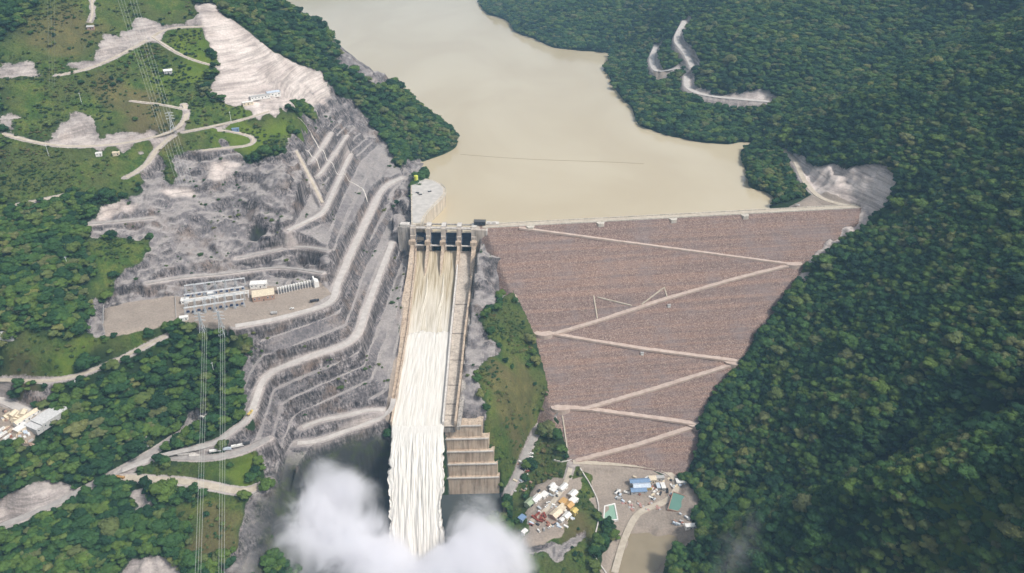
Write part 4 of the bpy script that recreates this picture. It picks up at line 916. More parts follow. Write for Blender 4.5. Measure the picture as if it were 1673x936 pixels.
def spray(name, puffs, dens, seed, k=.045, label=None):
    cs = np.array([at(a, b_, c) for a, b_, c, *_ in puffs]); rs = np.array([q[3] for q in puffs]); lo, hi = (cs - rs[:, None] * 1.35).min(0), (cs + rs[:, None] * 1.35).max(0); lo[2] = max(lo[2], -200.9)
    mat, n, l, pv = volume_mat(name + "_vapour"); tc = n.new("ShaderNodeTexCoord")
    nz = n.new("ShaderNodeTexNoise"); nz.noise_dimensions = '4D'; nz.inputs["W"].default_value = seed; nz.inputs["Scale"].default_value = k; nz.inputs["Detail"].default_value = 7; nz.inputs["Roughness"].default_value = .62; nz.inputs["Distortion"].default_value = .9
    l.new(tc.outputs["Object"], nz.inputs["Vector"]); acc = None
    o0 = (lo + hi) / 2
    def mth(op, a, b_=0., c=0., cl=False):
        q = n.new("ShaderNodeMath"); q.operation = op; q.use_clamp = cl
        for i, x in enumerate((a, b_, c)):
            if hasattr(x, "is_output"): l.new(x, q.inputs[i])
            else: q.inputs[i].default_value = x
        return q.outputs[0]
    for c, r0, p in zip(cs, rs, puffs):
        q = n.new("ShaderNodeVectorMath"); q.operation = 'DISTANCE'; l.new(tc.outputs["Object"], q.inputs[0]); q.inputs[1].default_value = [float(t) for t in c - o0]
        f = mth('MULTIPLY', mth('SUBTRACT', 1.0, mth('DIVIDE', q.outputs["Value"], float(r0 * 1.3)), cl=True), float(p[4]) ** .5)
        acc = f if acc is None else mth('ADD', acc, f)
    acc = mth('MINIMUM', mth('MULTIPLY', acc, .72), .95)
    e = mth('ADD', acc, mth('MULTIPLY', mth('SUBTRACT', nz.outputs["Fac"], .5), 1.65))
    e = mth('MULTIPLY', mth('SUBTRACT', e, .20), 1.7, cl=True); e = mth('MULTIPLY', mth('MULTIPLY', e, e), mth('MINIMUM', mth('MULTIPLY', acc, 4.0), 1.0))
    l.new(mth('MULTIPLY', e, dens), pv.inputs["Density"]); pv.inputs["Color"].default_value = (.978, .975, .999, 1); pv.inputs["Anisotropy"].default_value = .0
    d_ = hi - lo; m = MB(); m.box((0, 0, -d_[2] / 2), d_); o = m.build(name, mat); o.location = [float(t) for t in o0]; return tag(o, label, kind="stuff")
spray("spray_mist", PUFFS, .085, 2.3, .027)
spray("drifting_mist", [(1215, 890, -120, 34, .5), (1185, 930, -150, 30, .6), (1235, 850, -105, 22, .35)], .012, 5.1)
scene.cycles.volume_step_rate = .5; scene.cycles.volume_max_steps = 160; 
# ---------------------------------------------------------------- buildings, yards, vehicles, lines
def paint(n, c, var=.18): return plain(n, c, var, .5, .6, .3)
WH, GY, RED, ORG, YEL, BLU, DK, BRN, GRN = (paint("white_paint", (.74, .72, .69)), paint("grey_sheet", (.42, .41, .40)), paint("red_paint", (.30, .085, .06)), paint("orange_sheet", (.52, .31, .12)), paint("yellow_paint", (.56, .43, .14)),
    paint("blue_sheet", (.17, .26, .40)), paint("dark_metal", (.05, .05, .055)), paint("brown_wall", (.36, .235, .18)), paint("olive_canvas", (.30, .36, .24)))
PALEBLUE, CREAM, GLASS, TYRE = paint("pale_blue_sheet", (.52, .58, .66)), paint("cream_sheet", (.66, .56, .42)), plain("glass_dark", (.02, .028, .035), .1, 1, .12, .5), plain("rubber", (.02, .02, .02))
STEEL = paint("galvanised_steel", (.50, .53, .56)); PALESTEEL = paint("pale_steel", (.66, .68, .70))
def pang(a, b):                                        # heading on the ground of a line between two photo pixels
    p, q = grounds([a, b]); return math.atan2(q[1] - p[1], q[0] - p[0])
def building(name, pxy, size, rz, wall, roof, label, cat="building", group=None, gable=False, wins=3, dz=0.0, door=True):
    p = ground(*pxy); t = empty(name, (p[0], p[1], p[2] + dz), rz); w_, d_, h_ = size; tag(t, label, cat, group)
    m = MB(); m.box((0, 0, -1.5), (w_, d_, h_ + 1.5)); wl_ = m.build("wall", wall, t); m = MB(); e = .5
    if gable:
        r_ = d_ * .24; x0, x1, y0 = -w_ / 2 - e, w_ / 2 + e, d_ / 2 + e
        m.add([(x0, -y0, h_ - .1), (x1, -y0, h_ - .1), (x1, 0, h_ + r_), (x0, 0, h_ + r_), (x0, y0, h_ - .1), (x1, y0, h_ - .1), (x0, -y0, h_ + .15), (x1, -y0, h_ + .15), (x1, 0, h_ + r_ + .25), (x0, 0, h_ + r_ + .25), (x0, y0, h_ + .15), (x1, y0, h_ + .15)],
              [(0, 3, 2, 1), (3, 4, 5, 2), (6, 7, 8, 9), (9, 8, 11, 10), (0, 1, 7, 6), (5, 4, 10, 11), (0, 6, 9, 3), (3, 9, 10, 4), (1, 2, 8, 7), (2, 5, 11, 8)])
        wl_.data.vertices.add(0)
        g = MB(); g.add([(-w_ / 2, -d_ / 2, h_), (-w_ / 2, d_ / 2, h_), (-w_ / 2, 0, h_ + r_ - .1), (w_ / 2, -d_ / 2, h_), (w_ / 2, d_ / 2, h_), (w_ / 2, 0, h_ + r_ - .1)], [(0, 2, 1), (3, 4, 5)]); g.build("gable", wall, t)
    else:
        m.box((0, 0, h_ + .003), (w_ + .7, d_ + .7, .45))
    m.build("roof", roof, t)
    for k in range(wins):
        x = -w_ / 2 + w_ * (k + .5) / wins
        if door and k == wins // 2: MB().box((x, -d_ / 2 - .06, -.1), (min(1.4, w_ * .2), .12, min(2.3, h_ * .75))).build("door", DK, t)
        else:
            f = MB().box((x, -d_ / 2 - .05, h_ * .38), (min(1.8, w_ / wins * .6), .10, h_ * .36)).build("window", PALESTEEL, t); MB().box((x, -d_ / 2 - .12, h_ * .42), (min(1.5, w_ / wins * .5), .06, h_ * .28)).build("pane", GLASS, f)
    return t
def vehicle(name, pxy, rz, col, label, cat, group=None, L=5.2, box=None, dz=.45):
    """cab or car body, load bed or box, four wheels"""
    p = ground(*pxy); t = empty(name, (p[0], p[1], p[2] + dz), rz); tag(t, label, cat, group); W = L * .36 if L < 7 else 2.6
    if box is None:
        m = MB(); m.box((0, 0, .35), (L, W, .85)); m.build("body", col, t); MB().box((-.1 * L, 0, 1.203), (L * .5, W * .9, .75), taper=.82).build("cabin", GLASS, t); MB().box((-.1 * L, 0, 1.955), (L * .4, W * .74, .06)).build("roof", col, t)
    else:
        MB().box((L * .36, 0, .5), (L * .26, W, 2.2), taper=.93).build("cab", col, t); MB().box((L * .495, 0, 1.6), (.08, W * .8, .8)).build("windscreen", GLASS, t)
        if box == "tipper":
            m = MB(); m.box((-.14 * L, 0, .8), (L * .68, W, .25)); [m.box((-.14 * L, s_ * (W / 2 - .08), 1.05), (L * .68, .16, 1.2)) for s_ in (-1, 1)]; [m.box((-.14 * L + s_ * L * .33, 0, 1.05), (.16, W - .34, 1.3)) for s_ in (-1, 1)]; m.build("tipper_body", col, t)
        else: MB().box((-.14 * L, 0, .8), (L * .68, W, 2.2)).build("cargo_box", box, t)
    for sx in (-.33, .33):
        for sy in (-1, 1): MB().tube([(sx * L, sy * (W / 2 - .15), .1), (sx * L, sy * (W / 2 + .12), .1)], .48, 10).build("wheel", TYRE, t)
    return t

# switchyard on the levelled pad
Q = [(306, 477), (400, 465), (398, 503), (306, 517)]
def yard(u, v_): return tuple((1 - u) * ((1 - v_) * np.array(Q[0]) + v_ * np.array(Q[3])) + u * ((1 - v_) * np.array(Q[1]) + v_ * np.array(Q[2])))
ya = pang(yard(0, .5), yard(1, .5))
def lattice_post(m, x, y, h, b):
    for sx in (-1, 1):
        for sy in (-1, 1): m.tube([(x + sx * b, y + sy * b, 0), (x + sx * b * .35, y + sy * b * .35, h)], .17, 4)
    for k in range(4):
        z0, z1 = h * k / 4, h * (k + 1) / 4; b0, b1 = b * (1 - .65 * k / 4), b * (1 - .65 * (k + 1) / 4)
        m.tube([(x - b0, y - b0, z0), (x + b1, y - b1, z1)], .1, 4); m.tube([(x + b0, y + b0, z0), (x - b1, y + b1, z1)], .1, 4)
spot = grounds([yard(u, v_) for v_ in (.05, .42, .68, .97) for u in np.linspace(.06, .94, 6)])
for n, p in enumerate(spot):
    row = n // 6; t = empty("switchyard_gantry", p, ya); tag(t, ["pale steel portal gantry in the rearmost row of the switchyard", "pale steel portal gantry behind the white busbars in the switchyard", "pale steel portal gantry in front of the white busbars", "pale steel portal gantry in the front row nearest the wood"][row], "gantry", "switchyard gantries row of " + ["back", "upper middle", "lower middle", "front"][row])
    for sx in (-5.4, 5.4): m = MB(); lattice_post(m, sx, 0, 12, .9); m.build("post", STEEL, t)
    m = MB(); [m.tube([(-6, y, z), (6, y, z)], .16, 4) for y in (-.5, .5) for z in (11.2, 12.2)]; [m.tube([(-6 + k * 1.5, -.5, 11.2), (-4.5 + k * 1.5, .5, 12.2)], .09, 4) for k in range(8)]; m.build("beam_lattice", PALESTEEL, t)
for row, v_ in enumerate((.2, .86)):
    for p in grounds([yard(u, v_ + .03 * (k % 2)) for k, u in enumerate(np.linspace(.02, .98, 11))]):
        t = empty("circuit_breaker", p, ya); tag(t, ["dark blue circuit breaker in the back row of the switchyard", "dark blue circuit breaker in the front row of the switchyard"][row], "circuit breaker", ["breakers of the back row", "breakers of the front row"][row])
        MB().box((0, 0, 0), (4.6, 2.6, 1.0)).build("plinth", GY, t); MB().box((0, 0, 1.003), (3.8, 2.0, 2.2), taper=.9).build("tank", paint("breaker_blue", (.035, .06, .13)), t)
        for x in (-1.2, 0, 1.2): MB().tube([(x, 0, 3.2), (x * 1.25, 0, 6.2)], .28, 6, 0, .16).build("insulator", paint("insulator_grey", (.30, .28, .30)), t)
for k, v_ in enumerate((.50, .56, .61)):
    a, b = grounds([yard(-.02, v_), yard(1.1, v_ - .02)]); t = empty("busbar", a, 0); tag(t, ["white busbar tube, the rear one of three along the switchyard", "white busbar tube, the middle one of three along the switchyard", "white busbar tube, the front one of three along the switchyard"][k], "busbar", "busbars")
    MB().tube([(0, 0, 7), tuple(b - a + np.array([0, 0, 7]))], .55, 6).build("tube", WH, t)
    for q in np.linspace(0.02, .98, 9): c = (b - a) * q; MB().tube([(c[0], c[1], 0), (c[0], c[1], 6.5)], .3, 6).build("support_post", PALESTEEL, t)
pa = pang((300, 497), (390, 485))
building("relay_house", (303, 494), (9, 8, 5), pa, WH, WH, "small white relay house at the edge of the bare gravel yard, behind", wins=2)
building("relay_house", (301, 521), (10, 5, 3.2), pa, WH, WH, "low white hut at the front corner of the switchyard beside the grass", wins=2)
building("relay_house", (345, 485), (7, 6, 6), pa, PALEBLUE, WH, "pale blue cabin in the middle of the switchyard between the busbars", wins=2)
building("control_building", (431, 486), (27, 17, 7), pang((418, 492), (446, 488)), BRN, CREAM, "brown walled control building with a cream roof beside the switchyard", wins=5)
building("store_building", (423, 467), (21, 10, 5), pang((410, 468), (437, 466)), WH, WH, "white flat-roofed store behind the brown control building", wins=4)
wa = pang((458, 477), (512, 466))
for k, p in enumerate(grounds([(457 + 4.4 * q, 478 - .98 * q) for q in range(14)])):
    t = empty("transformer_bay", p, wa); tag(t, "white concrete transformer bay in the long row beside the rock face", "transformer bay", "transformer bays in the long row")
    MB().box((-1.9, 0, -.4), (.7, 9, 7.4)).build("fire_wall", WH, t); MB().box((.4, 3.6, -.4), (3.7, .7, 6.6)).build("rear_wall", WH, t); MB().box((.3, -.6, 0), (2.2, 4, 3.4), taper=.9).build("transformer", paint("transformer_grey", (.22, .22, .24)), t)
p = ground(514, 466); tag(MB().box((*p[:2], p[2] - .5), (2, 14, 11), wa).box((*(p[:2] + np.array(rot(3.2, 0, wa))), p[2] - .5), (4, 12, 8), wa).build("end_wall", WH), "tall white end wall closing the row of transformer bays", "wall")
m = MB(); fence = grounds([(170, 498), (292, 483)]); 
t = empty("perimeter_wall", fence[0]); tag(t, "thin white wall along the near and outer edge of the bare gravel yard", "wall")
for n_, pts in enumerate(([(169, 552), (169, 500), (176, 496)], [(286, 484), (288, 520)])):
    pp = grounds(pts); MB().ribbon(densify(pp - fence[0], 6), .5, 1.0, 2.0).build("panel", GY, t)

# houses and huts on the slopes
building("hillside_hut", (275, 119), (12, 8, 4), .4, GY, WH, "grey hut with a white roof alone on the grassy upper slope", gable=True)
building("hillside_hut", (149, 47), (10, 7, 3.5), .2, BRN, GY, "small brown pavilion on the bare ridge path high on the slope", gable=True)
building("hillside_hut", (162, 253), (8, 6, 3), .3, WH, WH, "tiny white hut below the middle slope road, the farther from the bend", wins=2)
building("hillside_hut", (190, 252), (9, 6, 3), .3, CREAM, CREAM, "tiny cream hut below the middle slope road, near the bend", wins=2)
building("hillside_hut", (26, 384), (10, 7, 3.5), .1, WH, WH, "white hut alone in the dense trees at the picture edge", wins=2)
building("farm_shed", (6, 552), (26, 15, 5), .25, GY, GY, "grey roofed shed half hidden in trees above the earth road", gable=True)
building("site_office", (425, 160), (30, 8, 4), pang((410, 162), (445, 157)), WH, GY, "long white site office on the foot of the pale upper cut", wins=6)
building("site_office", (447, 156), (20, 10, 6), pang((410, 162), (445, 157)), WH, PALEBLUE, "taller white site office with a bluish roof at the end of the pale cut", wins=4)
building("site_office", (405, 170), (16, 6, 3.5), pang((410, 162), (445, 157)), CREAM, WH, "short cream site cabin in front of the long white office", wins=3)
building("roadside_cabin", (385, 213), (10, 5, 3.2), .3, BLU, BLU, "blue cabin on the small road over the yellow-green meadow", wins=2)
# yellow-green water tower by the wing wall
p = at(680, 297, 20); t = empty("water_tank", p); tag(t, "upright yellow-green tank standing at the root of the wing wall", "tank"); MB().tube([(0, 0, -4), (0, 0, 11)], 3.4, 16).build("shell", paint("lime_paint", (.55, .58, .08)), t); MB().tube([(0, 0, 11.003), (0, 0, 11.8)], 3.5, 16, 0, 1.2).build("lid", paint("lime_paint", (.55, .58, .08)), t); MB().box((3.45, 0, -2), (.25, .8, 13)).build("ladder", GY, t)
for k, (a, b) in enumerate(((682, 315), (687, 318), (702, 313))):
    t = empty("parts_crate", at(a, b, 21.27), .3 * k); tag(t, ["dark crate on the wing wall paving, closest to the rock face", "dark crate on the wing wall paving, between two others", "dark crate near the curved lake edge of the wing wall"][k], "crate"); MB().box((0, 0, 0), (5, 3.2, 2)).build("case", DK, t); MB().box((0, 0, 2.003), (5.2, 3.4, .3)).build("lid", GY, t)

# the stores camp at the picture's edge
la = pang((60, 692), (92, 670))
building("warehouse", (84, 684), (34, 19, 7), la, GY, paint("light_roof", (.56, .55, .545)), "large warehouse with a plain light grey roof at the wood's edge, the outer one", "warehouse", gable=False, wins=5)
building("warehouse", (66, 696), (22, 20, 6), la, GY, paint("light_roof", (.56, .55, .545)), "light grey roofed warehouse joined to the camp side of the larger one", "warehouse", wins=4)
building("long_shed", (45, 684), (30, 7, 4.5), la, WH, CREAM, "long narrow shed with a cream roof in the stores camp", "shed", gable=True, wins=5)
building("long_shed", (36, 702), (14, 9, 4), la, CREAM, WH, "short white roofed shed below the long narrow one", "shed", wins=2)
for k, (a, b) in enumerate(((14, 681), (22, 678), (30, 681), (38, 677), (25, 686))):
    t = building("store_tent", (a, b), (9, 7, 3.2), la + .2 * k, CREAM, CREAM, ["cream store tent at the far end of the tent cluster by the camp road", "cream store tent second along the camp road", "cream store tent in the middle of the tent cluster", "cream store tent closest to the long shed", "cream store tent set in front of the others"][k], "tent", "store tents", gable=True, wins=1)
for k, (a, b, L) in enumerate(((5, 712, 11), (13, 716, 10), (3, 704, 9), (22, 722, 8))):
    vehicle("box_truck", (a, b), la + .15, WH, ["white box truck in the stores camp, nearest the edge of the picture", "white box truck parked second in the stores camp", "white box truck farthest up in the stores camp", "small white box truck below the parked pair in the stores camp"][k], "truck", "box trucks in the stores camp", L, WH)
for k, (a, b) in enumerate(((10, 700), (18, 704), (30, 712), (42, 722), (50, 726), (26, 694))):
    p = ground(a, b); t = empty("timber_stack", p, la + .4 * k); tag(t, "heap of pale timber lying about the yard of the stores camp", "timber stack", "timber stacks of the stores camp")
    for q in range(4): MB().box((0, -1.5 + q, 0), (9 - q, .7, 1.0 + .25 * (q % 2))).build("beam", CREAM if q % 2 else BRN, t)

# the works camp in the valley
CB = [(905, 802, 11, 7, CREAM, WH, "white roofed cabin at the head of the works camp lane"), (920, 799, 12, 6, WH, WH, "long white cabin highest beside the orange roofs"), (936, 809, 11, 8, CREAM, WH, "white cabin next to the green bank at the top of the cluster"), (937, 820, 10, 8, WH, WH, "square white cabin directly above the orange roofs"),
      (921, 822, 10, 9, ORG, ORG, "bright orange roofed store, upper one of the pair"), (930, 828, 9, 9, ORG, ORG, "bright orange roofed store, lower one of the pair"), (917, 834, 14, 8, CREAM, CREAM, "wide cream roofed hall in the works camp"), (908, 843, 13, 10, BRN, CREAM, "brown walled hall with cream roof at the lower end of the lane"),
      (938, 838, 7, 7, YEL, YEL, "little yellow shed on the edge of the green bank"), (926, 846, 9, 7, CREAM, WH, "white cabin below the orange stores"), (918, 851, 6, 5, WH, WH, "tiny white cabin lowest in the cluster"), (876, 817, 12, 8, WH, WH, "white hall alone across the lane from the orange stores"), (889, 811, 9, 7, WH, WH, "white cabin above the white hall across the lane"),
      (902, 797, 8, 5, GY, WH, "small grey cabin where the camp lane begins"), (866, 824, 12, 9, GRN, GRN, "olive green tent roofed shelter at the outer side of the camp"), (853, 849, 8, 7, BLU, BLU, "deep blue cabin by itself in the bushes"), (857, 872, 7, 5, WH, WH, "white cabin by itself under the camp terrace")]
ca = pang((905, 845), (940, 812))
for a, b, w_, d_, wm, rm, lb in CB: building("camp_cabin", (a, b), (w_, d_, 3.6 + (a % 3) * .6), ca, wm, rm, lb, "cabin", wins=3, gable=(a % 2 == 0))
for k, (a, b) in enumerate(((878, 842), (884, 846), (890, 843), (873, 847), (882, 852))):
    vehicle("tipper_truck", (a, b), ca + .5 * k, RED, ["red tipper truck at the upper end of the red cluster", "red tipper truck in the middle of the red cluster", "red tipper truck nearest the camp lane", "red tipper truck nearest the blue cabin", "red tipper truck lowest in the red cluster"][k], "truck", "red tipper trucks of the works camp", 8.5, "tipper")
VP = [(868, 742, WH, "white"), (867, 748, WH, "white"), (866, 754, GY, "grey"), (864, 760, DK, "dark"), (863, 766, WH, "white"), (861, 771, RED, "red"), (859, 776, WH, "white"), (856, 781, GY, "grey"), (861, 785, BLU, "blue"), (852, 788, WH, "white")]
for k, (a, b, c, n_) in enumerate(VP): vehicle("parked_car", (a, b), .25 + .1 * (k % 3), c, f"{n_} car parked across the verge, {['first', 'second', 'third', 'fourth', 'fifth', 'sixth', 'seventh', 'eighth', 'ninth', 'last'][k]} down the valley road", "car", "cars parked beside the valley road", 6.2)
for k, (a, b) in enumerate(((898, 862), (889, 866), (880, 868), (868, 858), (896, 822), (893, 828))): vehicle("parked_car", (a, b), ca + .6 * k, (WH, GY, WH, RED, WH, WH)[k], ["white car on the bare terrace end of the works camp", "grey car on the bare terrace beside a white one", "white car at the outer rim of the bare terrace", "red car by the bushes at the terrace", "white car in the lane beside the white hall", "white car in the lane below another one"][k], "car", None, 5.6)
ba = pang((1030, 800), (1065, 796))
for a, b, w_, d_, wm, rm, lb in [(1045, 789, 26, 7, GY, BLU, "long blue roofed workshop, the farthest of three"), (1048, 797, 22, 8, GY, PALEBLUE, "pale blue roofed workshop in the middle of three"), (1043, 804, 20, 7, GY, BLU, "blue roofed workshop in front of the pale one"), (1066, 785, 9, 8, CREAM, CREAM, "cream cabin behind the blue workshops"), (1077, 783, 12, 5, GY, GY, "grey cabin beside the cream cabin"),
                                 (1083, 797, 5, 10, GY, WH, "narrow white roofed shed by the loop road"), (1075, 797, 4, 9, GY, PALEBLUE, "narrow bluish shed beside the white roofed one"), (1113, 789, 14, 8, GY, WH, "white roofed shed outside the loop road"), (1136, 787, 10, 7, GY, GY, "grey shed close to the forest edge"), (996, 876, 8, 8, CREAM, CREAM, "square cream hut by itself below the rimmed pond"), (1128, 862, 13, 5, WH, WH, "white shed on the muddy bank under the forest")]:
    building("workshop", (a, b), (w_, d_, 4.2), ba, wm, rm, lb, "workshop", wins=3, gable=w_ > 15)
for k, (a, b) in enumerate(((1060, 800), (1070, 804), (1090, 803), (1098, 796), (1024, 806), (1012, 815))): vehicle("site_truck", (a, b), ba + .7 * k, (YEL, WH, DK, WH, WH, GY)[k], ["yellow tipper beside the blue workshops", "white tipper in the yard of the blue workshops", "dark tipper inside the bend of the loop road", "white tipper on the loop road", "white tipper just outside the blue workshops", "grey tipper on the way down to the rimmed pond"][k], "truck", None, 8, "tipper")
for k, p in enumerate(grounds([(1020 + 7 * q + 3 * (q % 2), 822 + 5 * (q % 3)) for q in range(9)])):
    t = empty("scrap_pile", p, .7 * k); tag(t, "low pinkish heap of scrap and formwork between the two ponds", "scrap pile", "scrap piles between the ponds"); 
    for q in range(3): MB().box((q * 1.8 - 1.8, (q % 2) * 1.5, -.2), (4.5 - q, 3.2, .9 + .4 * q), .5 * q + k, taper=.8).build("board_stack", (paint("pink_board", (.45, .25, .23)), GY, BRN)[(q + k) % 3], t)
RUST = paint("rust_red", (.30, .13, .09))
def clutter(quads, n, name, label, cat, group, seed):
    r = random.Random(seed); pts = []
    while len(pts) < n:
        (x0, y0), (x1, y1) = quads[len(pts) % len(quads)]; pts.append((r.uniform(x0, x1), r.uniform(y0, y1)))
    for p in grounds(pts):
        t = empty(name, p, r.choice((ca, ca + 1.57)) + r.uniform(-.25, .25)); tag(t, label, cat, group); L = r.choice((3.2, 4.5, 6.1)); c = r.choice((WH, WH, CREAM, GY, PALEBLUE, RUST, BRN, DK, STEEL))
        MB().box((0, 0, 0), (L, 2.4, r.uniform(1.2, 2.5))).build("box", c, t); MB().box((L / 2 + .05, 0, .1), (.08, 2.0, 1.0)).build("door", GY, t)
clutter([((880, 800), (912, 812)), ((868, 825), (905, 860)), ((905, 830), (945, 850)), ((895, 850), (925, 862))], 44, "site_container", "small container or crate lying in the clutter of the works camp terrace", "container", "containers of the works camp terrace", 5)
clutter([((1030, 778), (1100, 808)), ((1058, 806), (1100, 816)), ((1005, 800), (1040, 822)), ((1095, 780), (1140, 800)), ((1100, 840), (1138, 858))], 46, "site_container", "small container or crate lying about the yard around the blue workshops", "container", "containers of the workshop yard", 8)
clutter([((846, 742), (872, 800)), ((838, 780), (862, 806))], 12, "site_container", "small container or crate on the verge of the valley road", "container", "containers on the valley road verge", 13)
clutter([((0, 672), (40, 690)), ((2, 700), (50, 728))], 22, "site_container", "small container or crate in the yard of the stores camp", "container", "containers of the stores camp", 21)
def pond(name, corners, water, rim, label, h=1.2, lift=1.2):
    cs = grounds(corners); z = cs[:, 2].mean() + lift; c = cs.mean(0); t = empty(name, (c[0], c[1], z)); tag(t, label, "pond"); P_ = [(q[0] - c[0], q[1] - c[1]) for q in cs]
    MB().prism(P_, -4, -.5).build("water", water, t)
    for i in range(len(P_)):
        a, b = np.array([*P_[i], 0.]), np.array([*P_[(i + 1) % len(P_)], 0.]); MB().ribbon(np.array([a + (b - a) * f for f in np.linspace(-.03, 1.03, 6)]), 1.6 if rim is WH else 1.0, .4 + .01 * i, 5).build("rim", rim, t)
pond("settling_pond", [(986, 852), (988, 827), (1004, 825), (1009, 851)], still_water("mint_water", (.22, .36, .27), (.27, .42, .32)), WH, "small pale green settling pond with a white rim")
pond("storage_pond", [(1091, 834), (1099, 809), (1126, 811), (1124, 837)], still_water("teal_water", (.11, .22, .18), (.14, .27, .22)), BRN, "larger teal green pond without a white rim near the forest")
cw = grounds(px("948 766,958 782,963 790,971 806,977 822,978 848,973 872,968 890,972 910,984 928,996 945"))
t = empty("drainage_wall", cw[0]); tag(t, "thin pale concrete wall winding down the green bank to the river", "wall"); MB().ribbon(densify(cw - cw[0], 4), 1.3, 1.6, 4).build("coping", con_pale, t)
cw = grounds(px("905 752,918 755,934 752")); t = empty("guard_wall", cw[0]); tag(t, "short pale guard wall at the corner of the lowest dam road", "wall"); MB().ribbon(densify(cw - cw[0], 4), 1.0, 1.6, 4).build("panel", con_pale, t)

# machines and portals on the cut
for a, b, c, rz_, lb, L, bx in ((409, 676, YEL, 1.2, "yellow tipper on the dusty bench road under the rock cut", 9, "tipper"), (197, 781, ORG, -.2, "orange tipper at the junction of the earth road and the grey road", 11, "tipper"), (186, 783, YEL, -.2, "yellow tipper behind the orange one at the road junction", 8, "tipper"), (514, 493, DK, .4, "long dark truck on the road outside the transformer bays", 12, DK), (448, 513, GY, .3, "grey truck on the road in front of the control building", 8, GY),
                                (352, 738, WH, .2, "large white truck leading the row on the lower bench road", 13, WH), (372, 735, PALEBLUE, .25, "bluish truck second in the row on the lower bench road", 9, PALEBLUE), (384, 731, WH, .3, "white truck third in the row on the lower bench road", 8, WH), (394, 729, WH, .35, "white truck fourth in the row on the lower bench road", 7.5, WH), (403, 726, DK, .4, "dark truck closing the row on the lower bench road", 8, DK)):
    vehicle("site_truck", (a, b), rz_, c, lb, "truck", None, L, bx)
vehicle("parked_car", (1303, 336), .1, WH, "white car by the dam crest where it meets the forest road", "car", None, 6)
vehicle("parked_car", (477, 505), .35, WH, "white car on the pale road between the two trucks", "car", None, 5.5)
tp = ground(333, 690); t = empty("tunnel_portal", tp, -.5); tag(t, "round concrete tunnel portal where the grey road enters the hill", "tunnel portal")
m = MB(); ar = [R(a) for a in range(-10, 191, 12)]; m.tube([(7 * math.cos(a), 0, 1 + 8 * math.sin(a)) for a in ar], 1.2, 6); m.build("arch", con_pale, t); m = MB(); m.add([(0, .6, 1)] + [(6.6 * math.cos(a), .6, 1 + 7.6 * math.sin(a)) for a in ar], [(0, k + 1, k) for k in range(1, len(ar))]); m.build("mouth", DK, t)
MB().tube([(0, 2, 0), (0, 30, -1)], 7.0, 16).build("lining", con_old, t)
cw = grounds(px("234 713,238 720,240 730")); t = empty("drain_chute", cw[0]); tag(t, "short white concrete drain chute in the bushes above the grey road", "drain"); MB().ribbon(densify(cw - cw[0], 3), 6, 1.2, 2).build("trough", WH, t)
tag(MB().box((*ground(310, 742)[:2], ground(310, 742)[2]), (26, 3, 2.4), .1).box((*ground(318, 744)[:2], ground(318, 744)[2] - .2), (12, 4, 1.4), .1).build("barrier_wall", con_pale), "pale concrete barrier lying by the fork of the bench roads", "barrier")
# instrument huts on the dam
for a, b, lb in ((1093, 501, "tiny white instrument hut on the dam face below the middle haul road"), (1049, 579, "tiny white instrument hut on the dam face under the third haul road")):
    p = on_dam(a, b); t = empty("instrument_hut", p + np.array([0, 0, .6])); tag(t, lb, "hut"); MB().box((0, 0, -1.5), (4, 3, 4)).build("wall", WH, t); MB().box((0, 0, 2.503), (4.6, 3.6, .4)).build("roof", GY, t)
for pts_, lb in ((px("486 192,510 222,542 266,566 288,590 307,600 330"), "pale drain line stepping down across the upper benches"), (px("494 232,506 250,522 276"), "short pale drain line at the inner end of the upper benches")):
    cw = grounds(pts_); d_ = densify(cw, 3); d_[:, 2] = zgrid(d_[:, 0], d_[:, 1]); t = empty("drain_line", cw[0]); tag(t, lb, "drain"); MB().ribbon(d_ - cw[0], 1.6, .8, .8).build("channel", con_pale, t)
# floating boom across the lake
bm_ = [at(752 + 300 * q, 252 + 17 * q + 1.5 * math.sin(5 * q), .25) for q in np.linspace(0, 1, 70)]
tag(MB().tube(bm_, .22, 6).build("floating_boom", paint("boom_dark", (.27, .23, .15))), "thin dark debris boom floating across the lake", "boom")

# pylons and conductors
def pylon(pxy, h, label, rz_=0.0):
    p = ground(*pxy); t = empty("pylon", p, rz_); tag(t, label, "pylon"); m = MB(); b = h * .11
    for sx in (-1, 1):
        for sy in (-1, 1): m.tube([(sx * b, sy * b, -1), (sx * b * .28, sy * b * .28, h * .62), (sx * b * .2, sy * b * .2, h)], .32, 4)
    for k in range(7):
        z0, z1 = h * k / 7, h * (k + 1) / 7; f = lambda z: b * (1 - .72 * min(z / (h * .62), 1)) 
        for s_ in (-1, 1): m.tube([(-f(z0), s_ * f(z0), z0), (f(z1), s_ * f(z1), z1)], .16, 4); m.tube([(s_ * f(z0), f(z0), z0), (s_ * f(z1), -f(z1), z1)], .16, 4)
    m.build("lattice_tower", STEEL, t)
    for z in (.68, .82, .96):
        m = MB(); [m.tube([(0, 0, h * z + 1.6), (s_ * h * .2, 0, h * z)], .22, 4) for s_ in (-1, 1)]; m.tube([(-h * .2, 0, h * z), (h * .2, 0, h * z)], .22, 4); m.build("cross_arm", STEEL, t)
pylon((283, 216), 30, "lattice pylon on the bend of the middle slope road", .3)
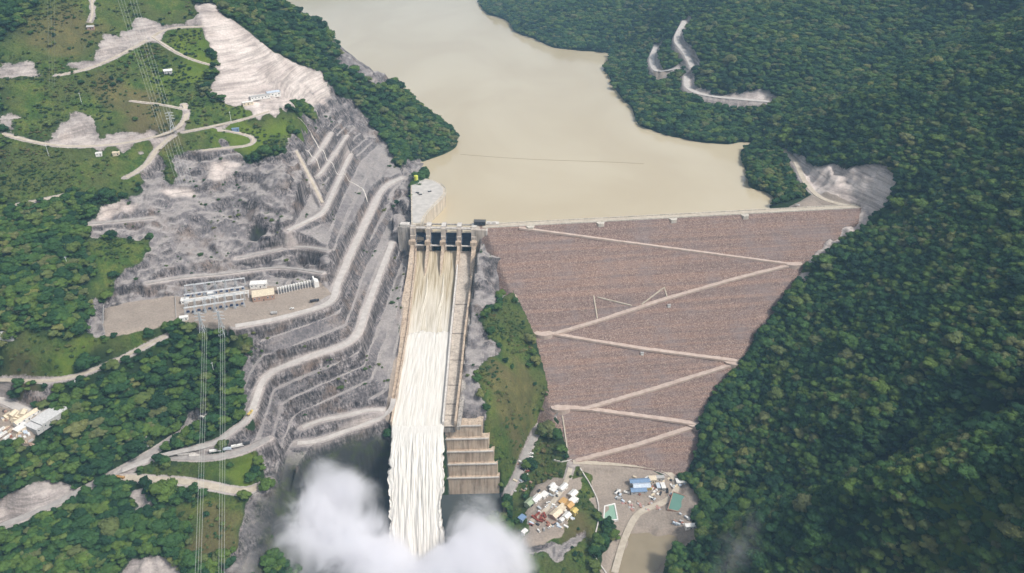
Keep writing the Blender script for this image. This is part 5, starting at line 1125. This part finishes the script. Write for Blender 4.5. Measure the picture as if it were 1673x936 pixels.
pylon((333, 549), 34, "lattice pylon at the wood's edge below the switchyard, toward the gravel yard"); pylon((364, 547), 34, "lattice pylon at the wood's edge below the switchyard, toward the control building")
WIRE = paint("conductor_aluminium", (.45, .47, .45))
def wire(a, b, sag, label, group):
    pts = [a + (b - a) * f - np.array([0, 0, 4 * sag * f * (1 - f)]) for f in np.linspace(0, 1, 26)]
    tag(MB().tube(pts, .12, 4).build("power_line", WIRE), label, "power line", group)
for n_, (x0, x1, g) in enumerate(((185, 290, "first line down to the switchyard"), (205, 306, "second line down to the switchyard"))):
    for q in range(3):
        a = hill_left(x0 + 5 * q, -25); a[2] += 40; a = at(x0 + 5 * q, -25, a[2]); b = ground(x1 + 5 * q, 302); b = at(x1 + 5 * q, 302, b[2] + 16)
        wire(a, b, 4, ["thin conductor of the line crossing the grassy slope nearer the edge", "thin conductor of the line crossing the grassy slope nearer the pale cut"][n_], g)
for q in range(3):
    a = hill_left(76 + 6 * q, -25); a = at(76 + 6 * q, -25, a[2] + 40); b = ground(81 + 4 * q, 140); b = at(81 + 4 * q, 140, b[2] + 10); wire(a, b, 2, "thin conductor over the upper slope beside the ridge path", "upper slope line")
for n_, (x0, x1, g) in enumerate(((331, 318, "first line leaving the switchyard"), (360, 357, "second line leaving the switchyard"))):
    for q in range(3):
        a = at(x0 + 3.5 * q, 530, 44.0); b = at(x1 + 4.5 * q, 965, -40.0); wire(a, b, 3, ["thin conductor crossing the dark wood toward the gravel yard side", "thin conductor crossing the dark wood on the rock cut side"][n_], g)
for k, (a, b, lb) in enumerate(((134, 170, "lone pole on the grassy slope under the upper road"), (80, 255, "lone pole in the grass below the middle road"), (112, 438, "lone pole among the dense trees"), (350, 610, "lone pole beside the rock cut in the wood"), (378, 200, "lone pole near the blue cabin"), (128, 640, "lone pole in the wood above the warehouses"))):
    p = ground(a, b); t = empty("utility_pole", p, .3 * k); tag(t, lb, "pole"); MB().tube([(0, 0, -1), (0, 0, 17)], .34, 6, 0, .22).build("shaft", PALESTEEL, t); MB().box((0, 0, 15.2), (3, .3, .3)).build("cross_arm", PALESTEEL, t)
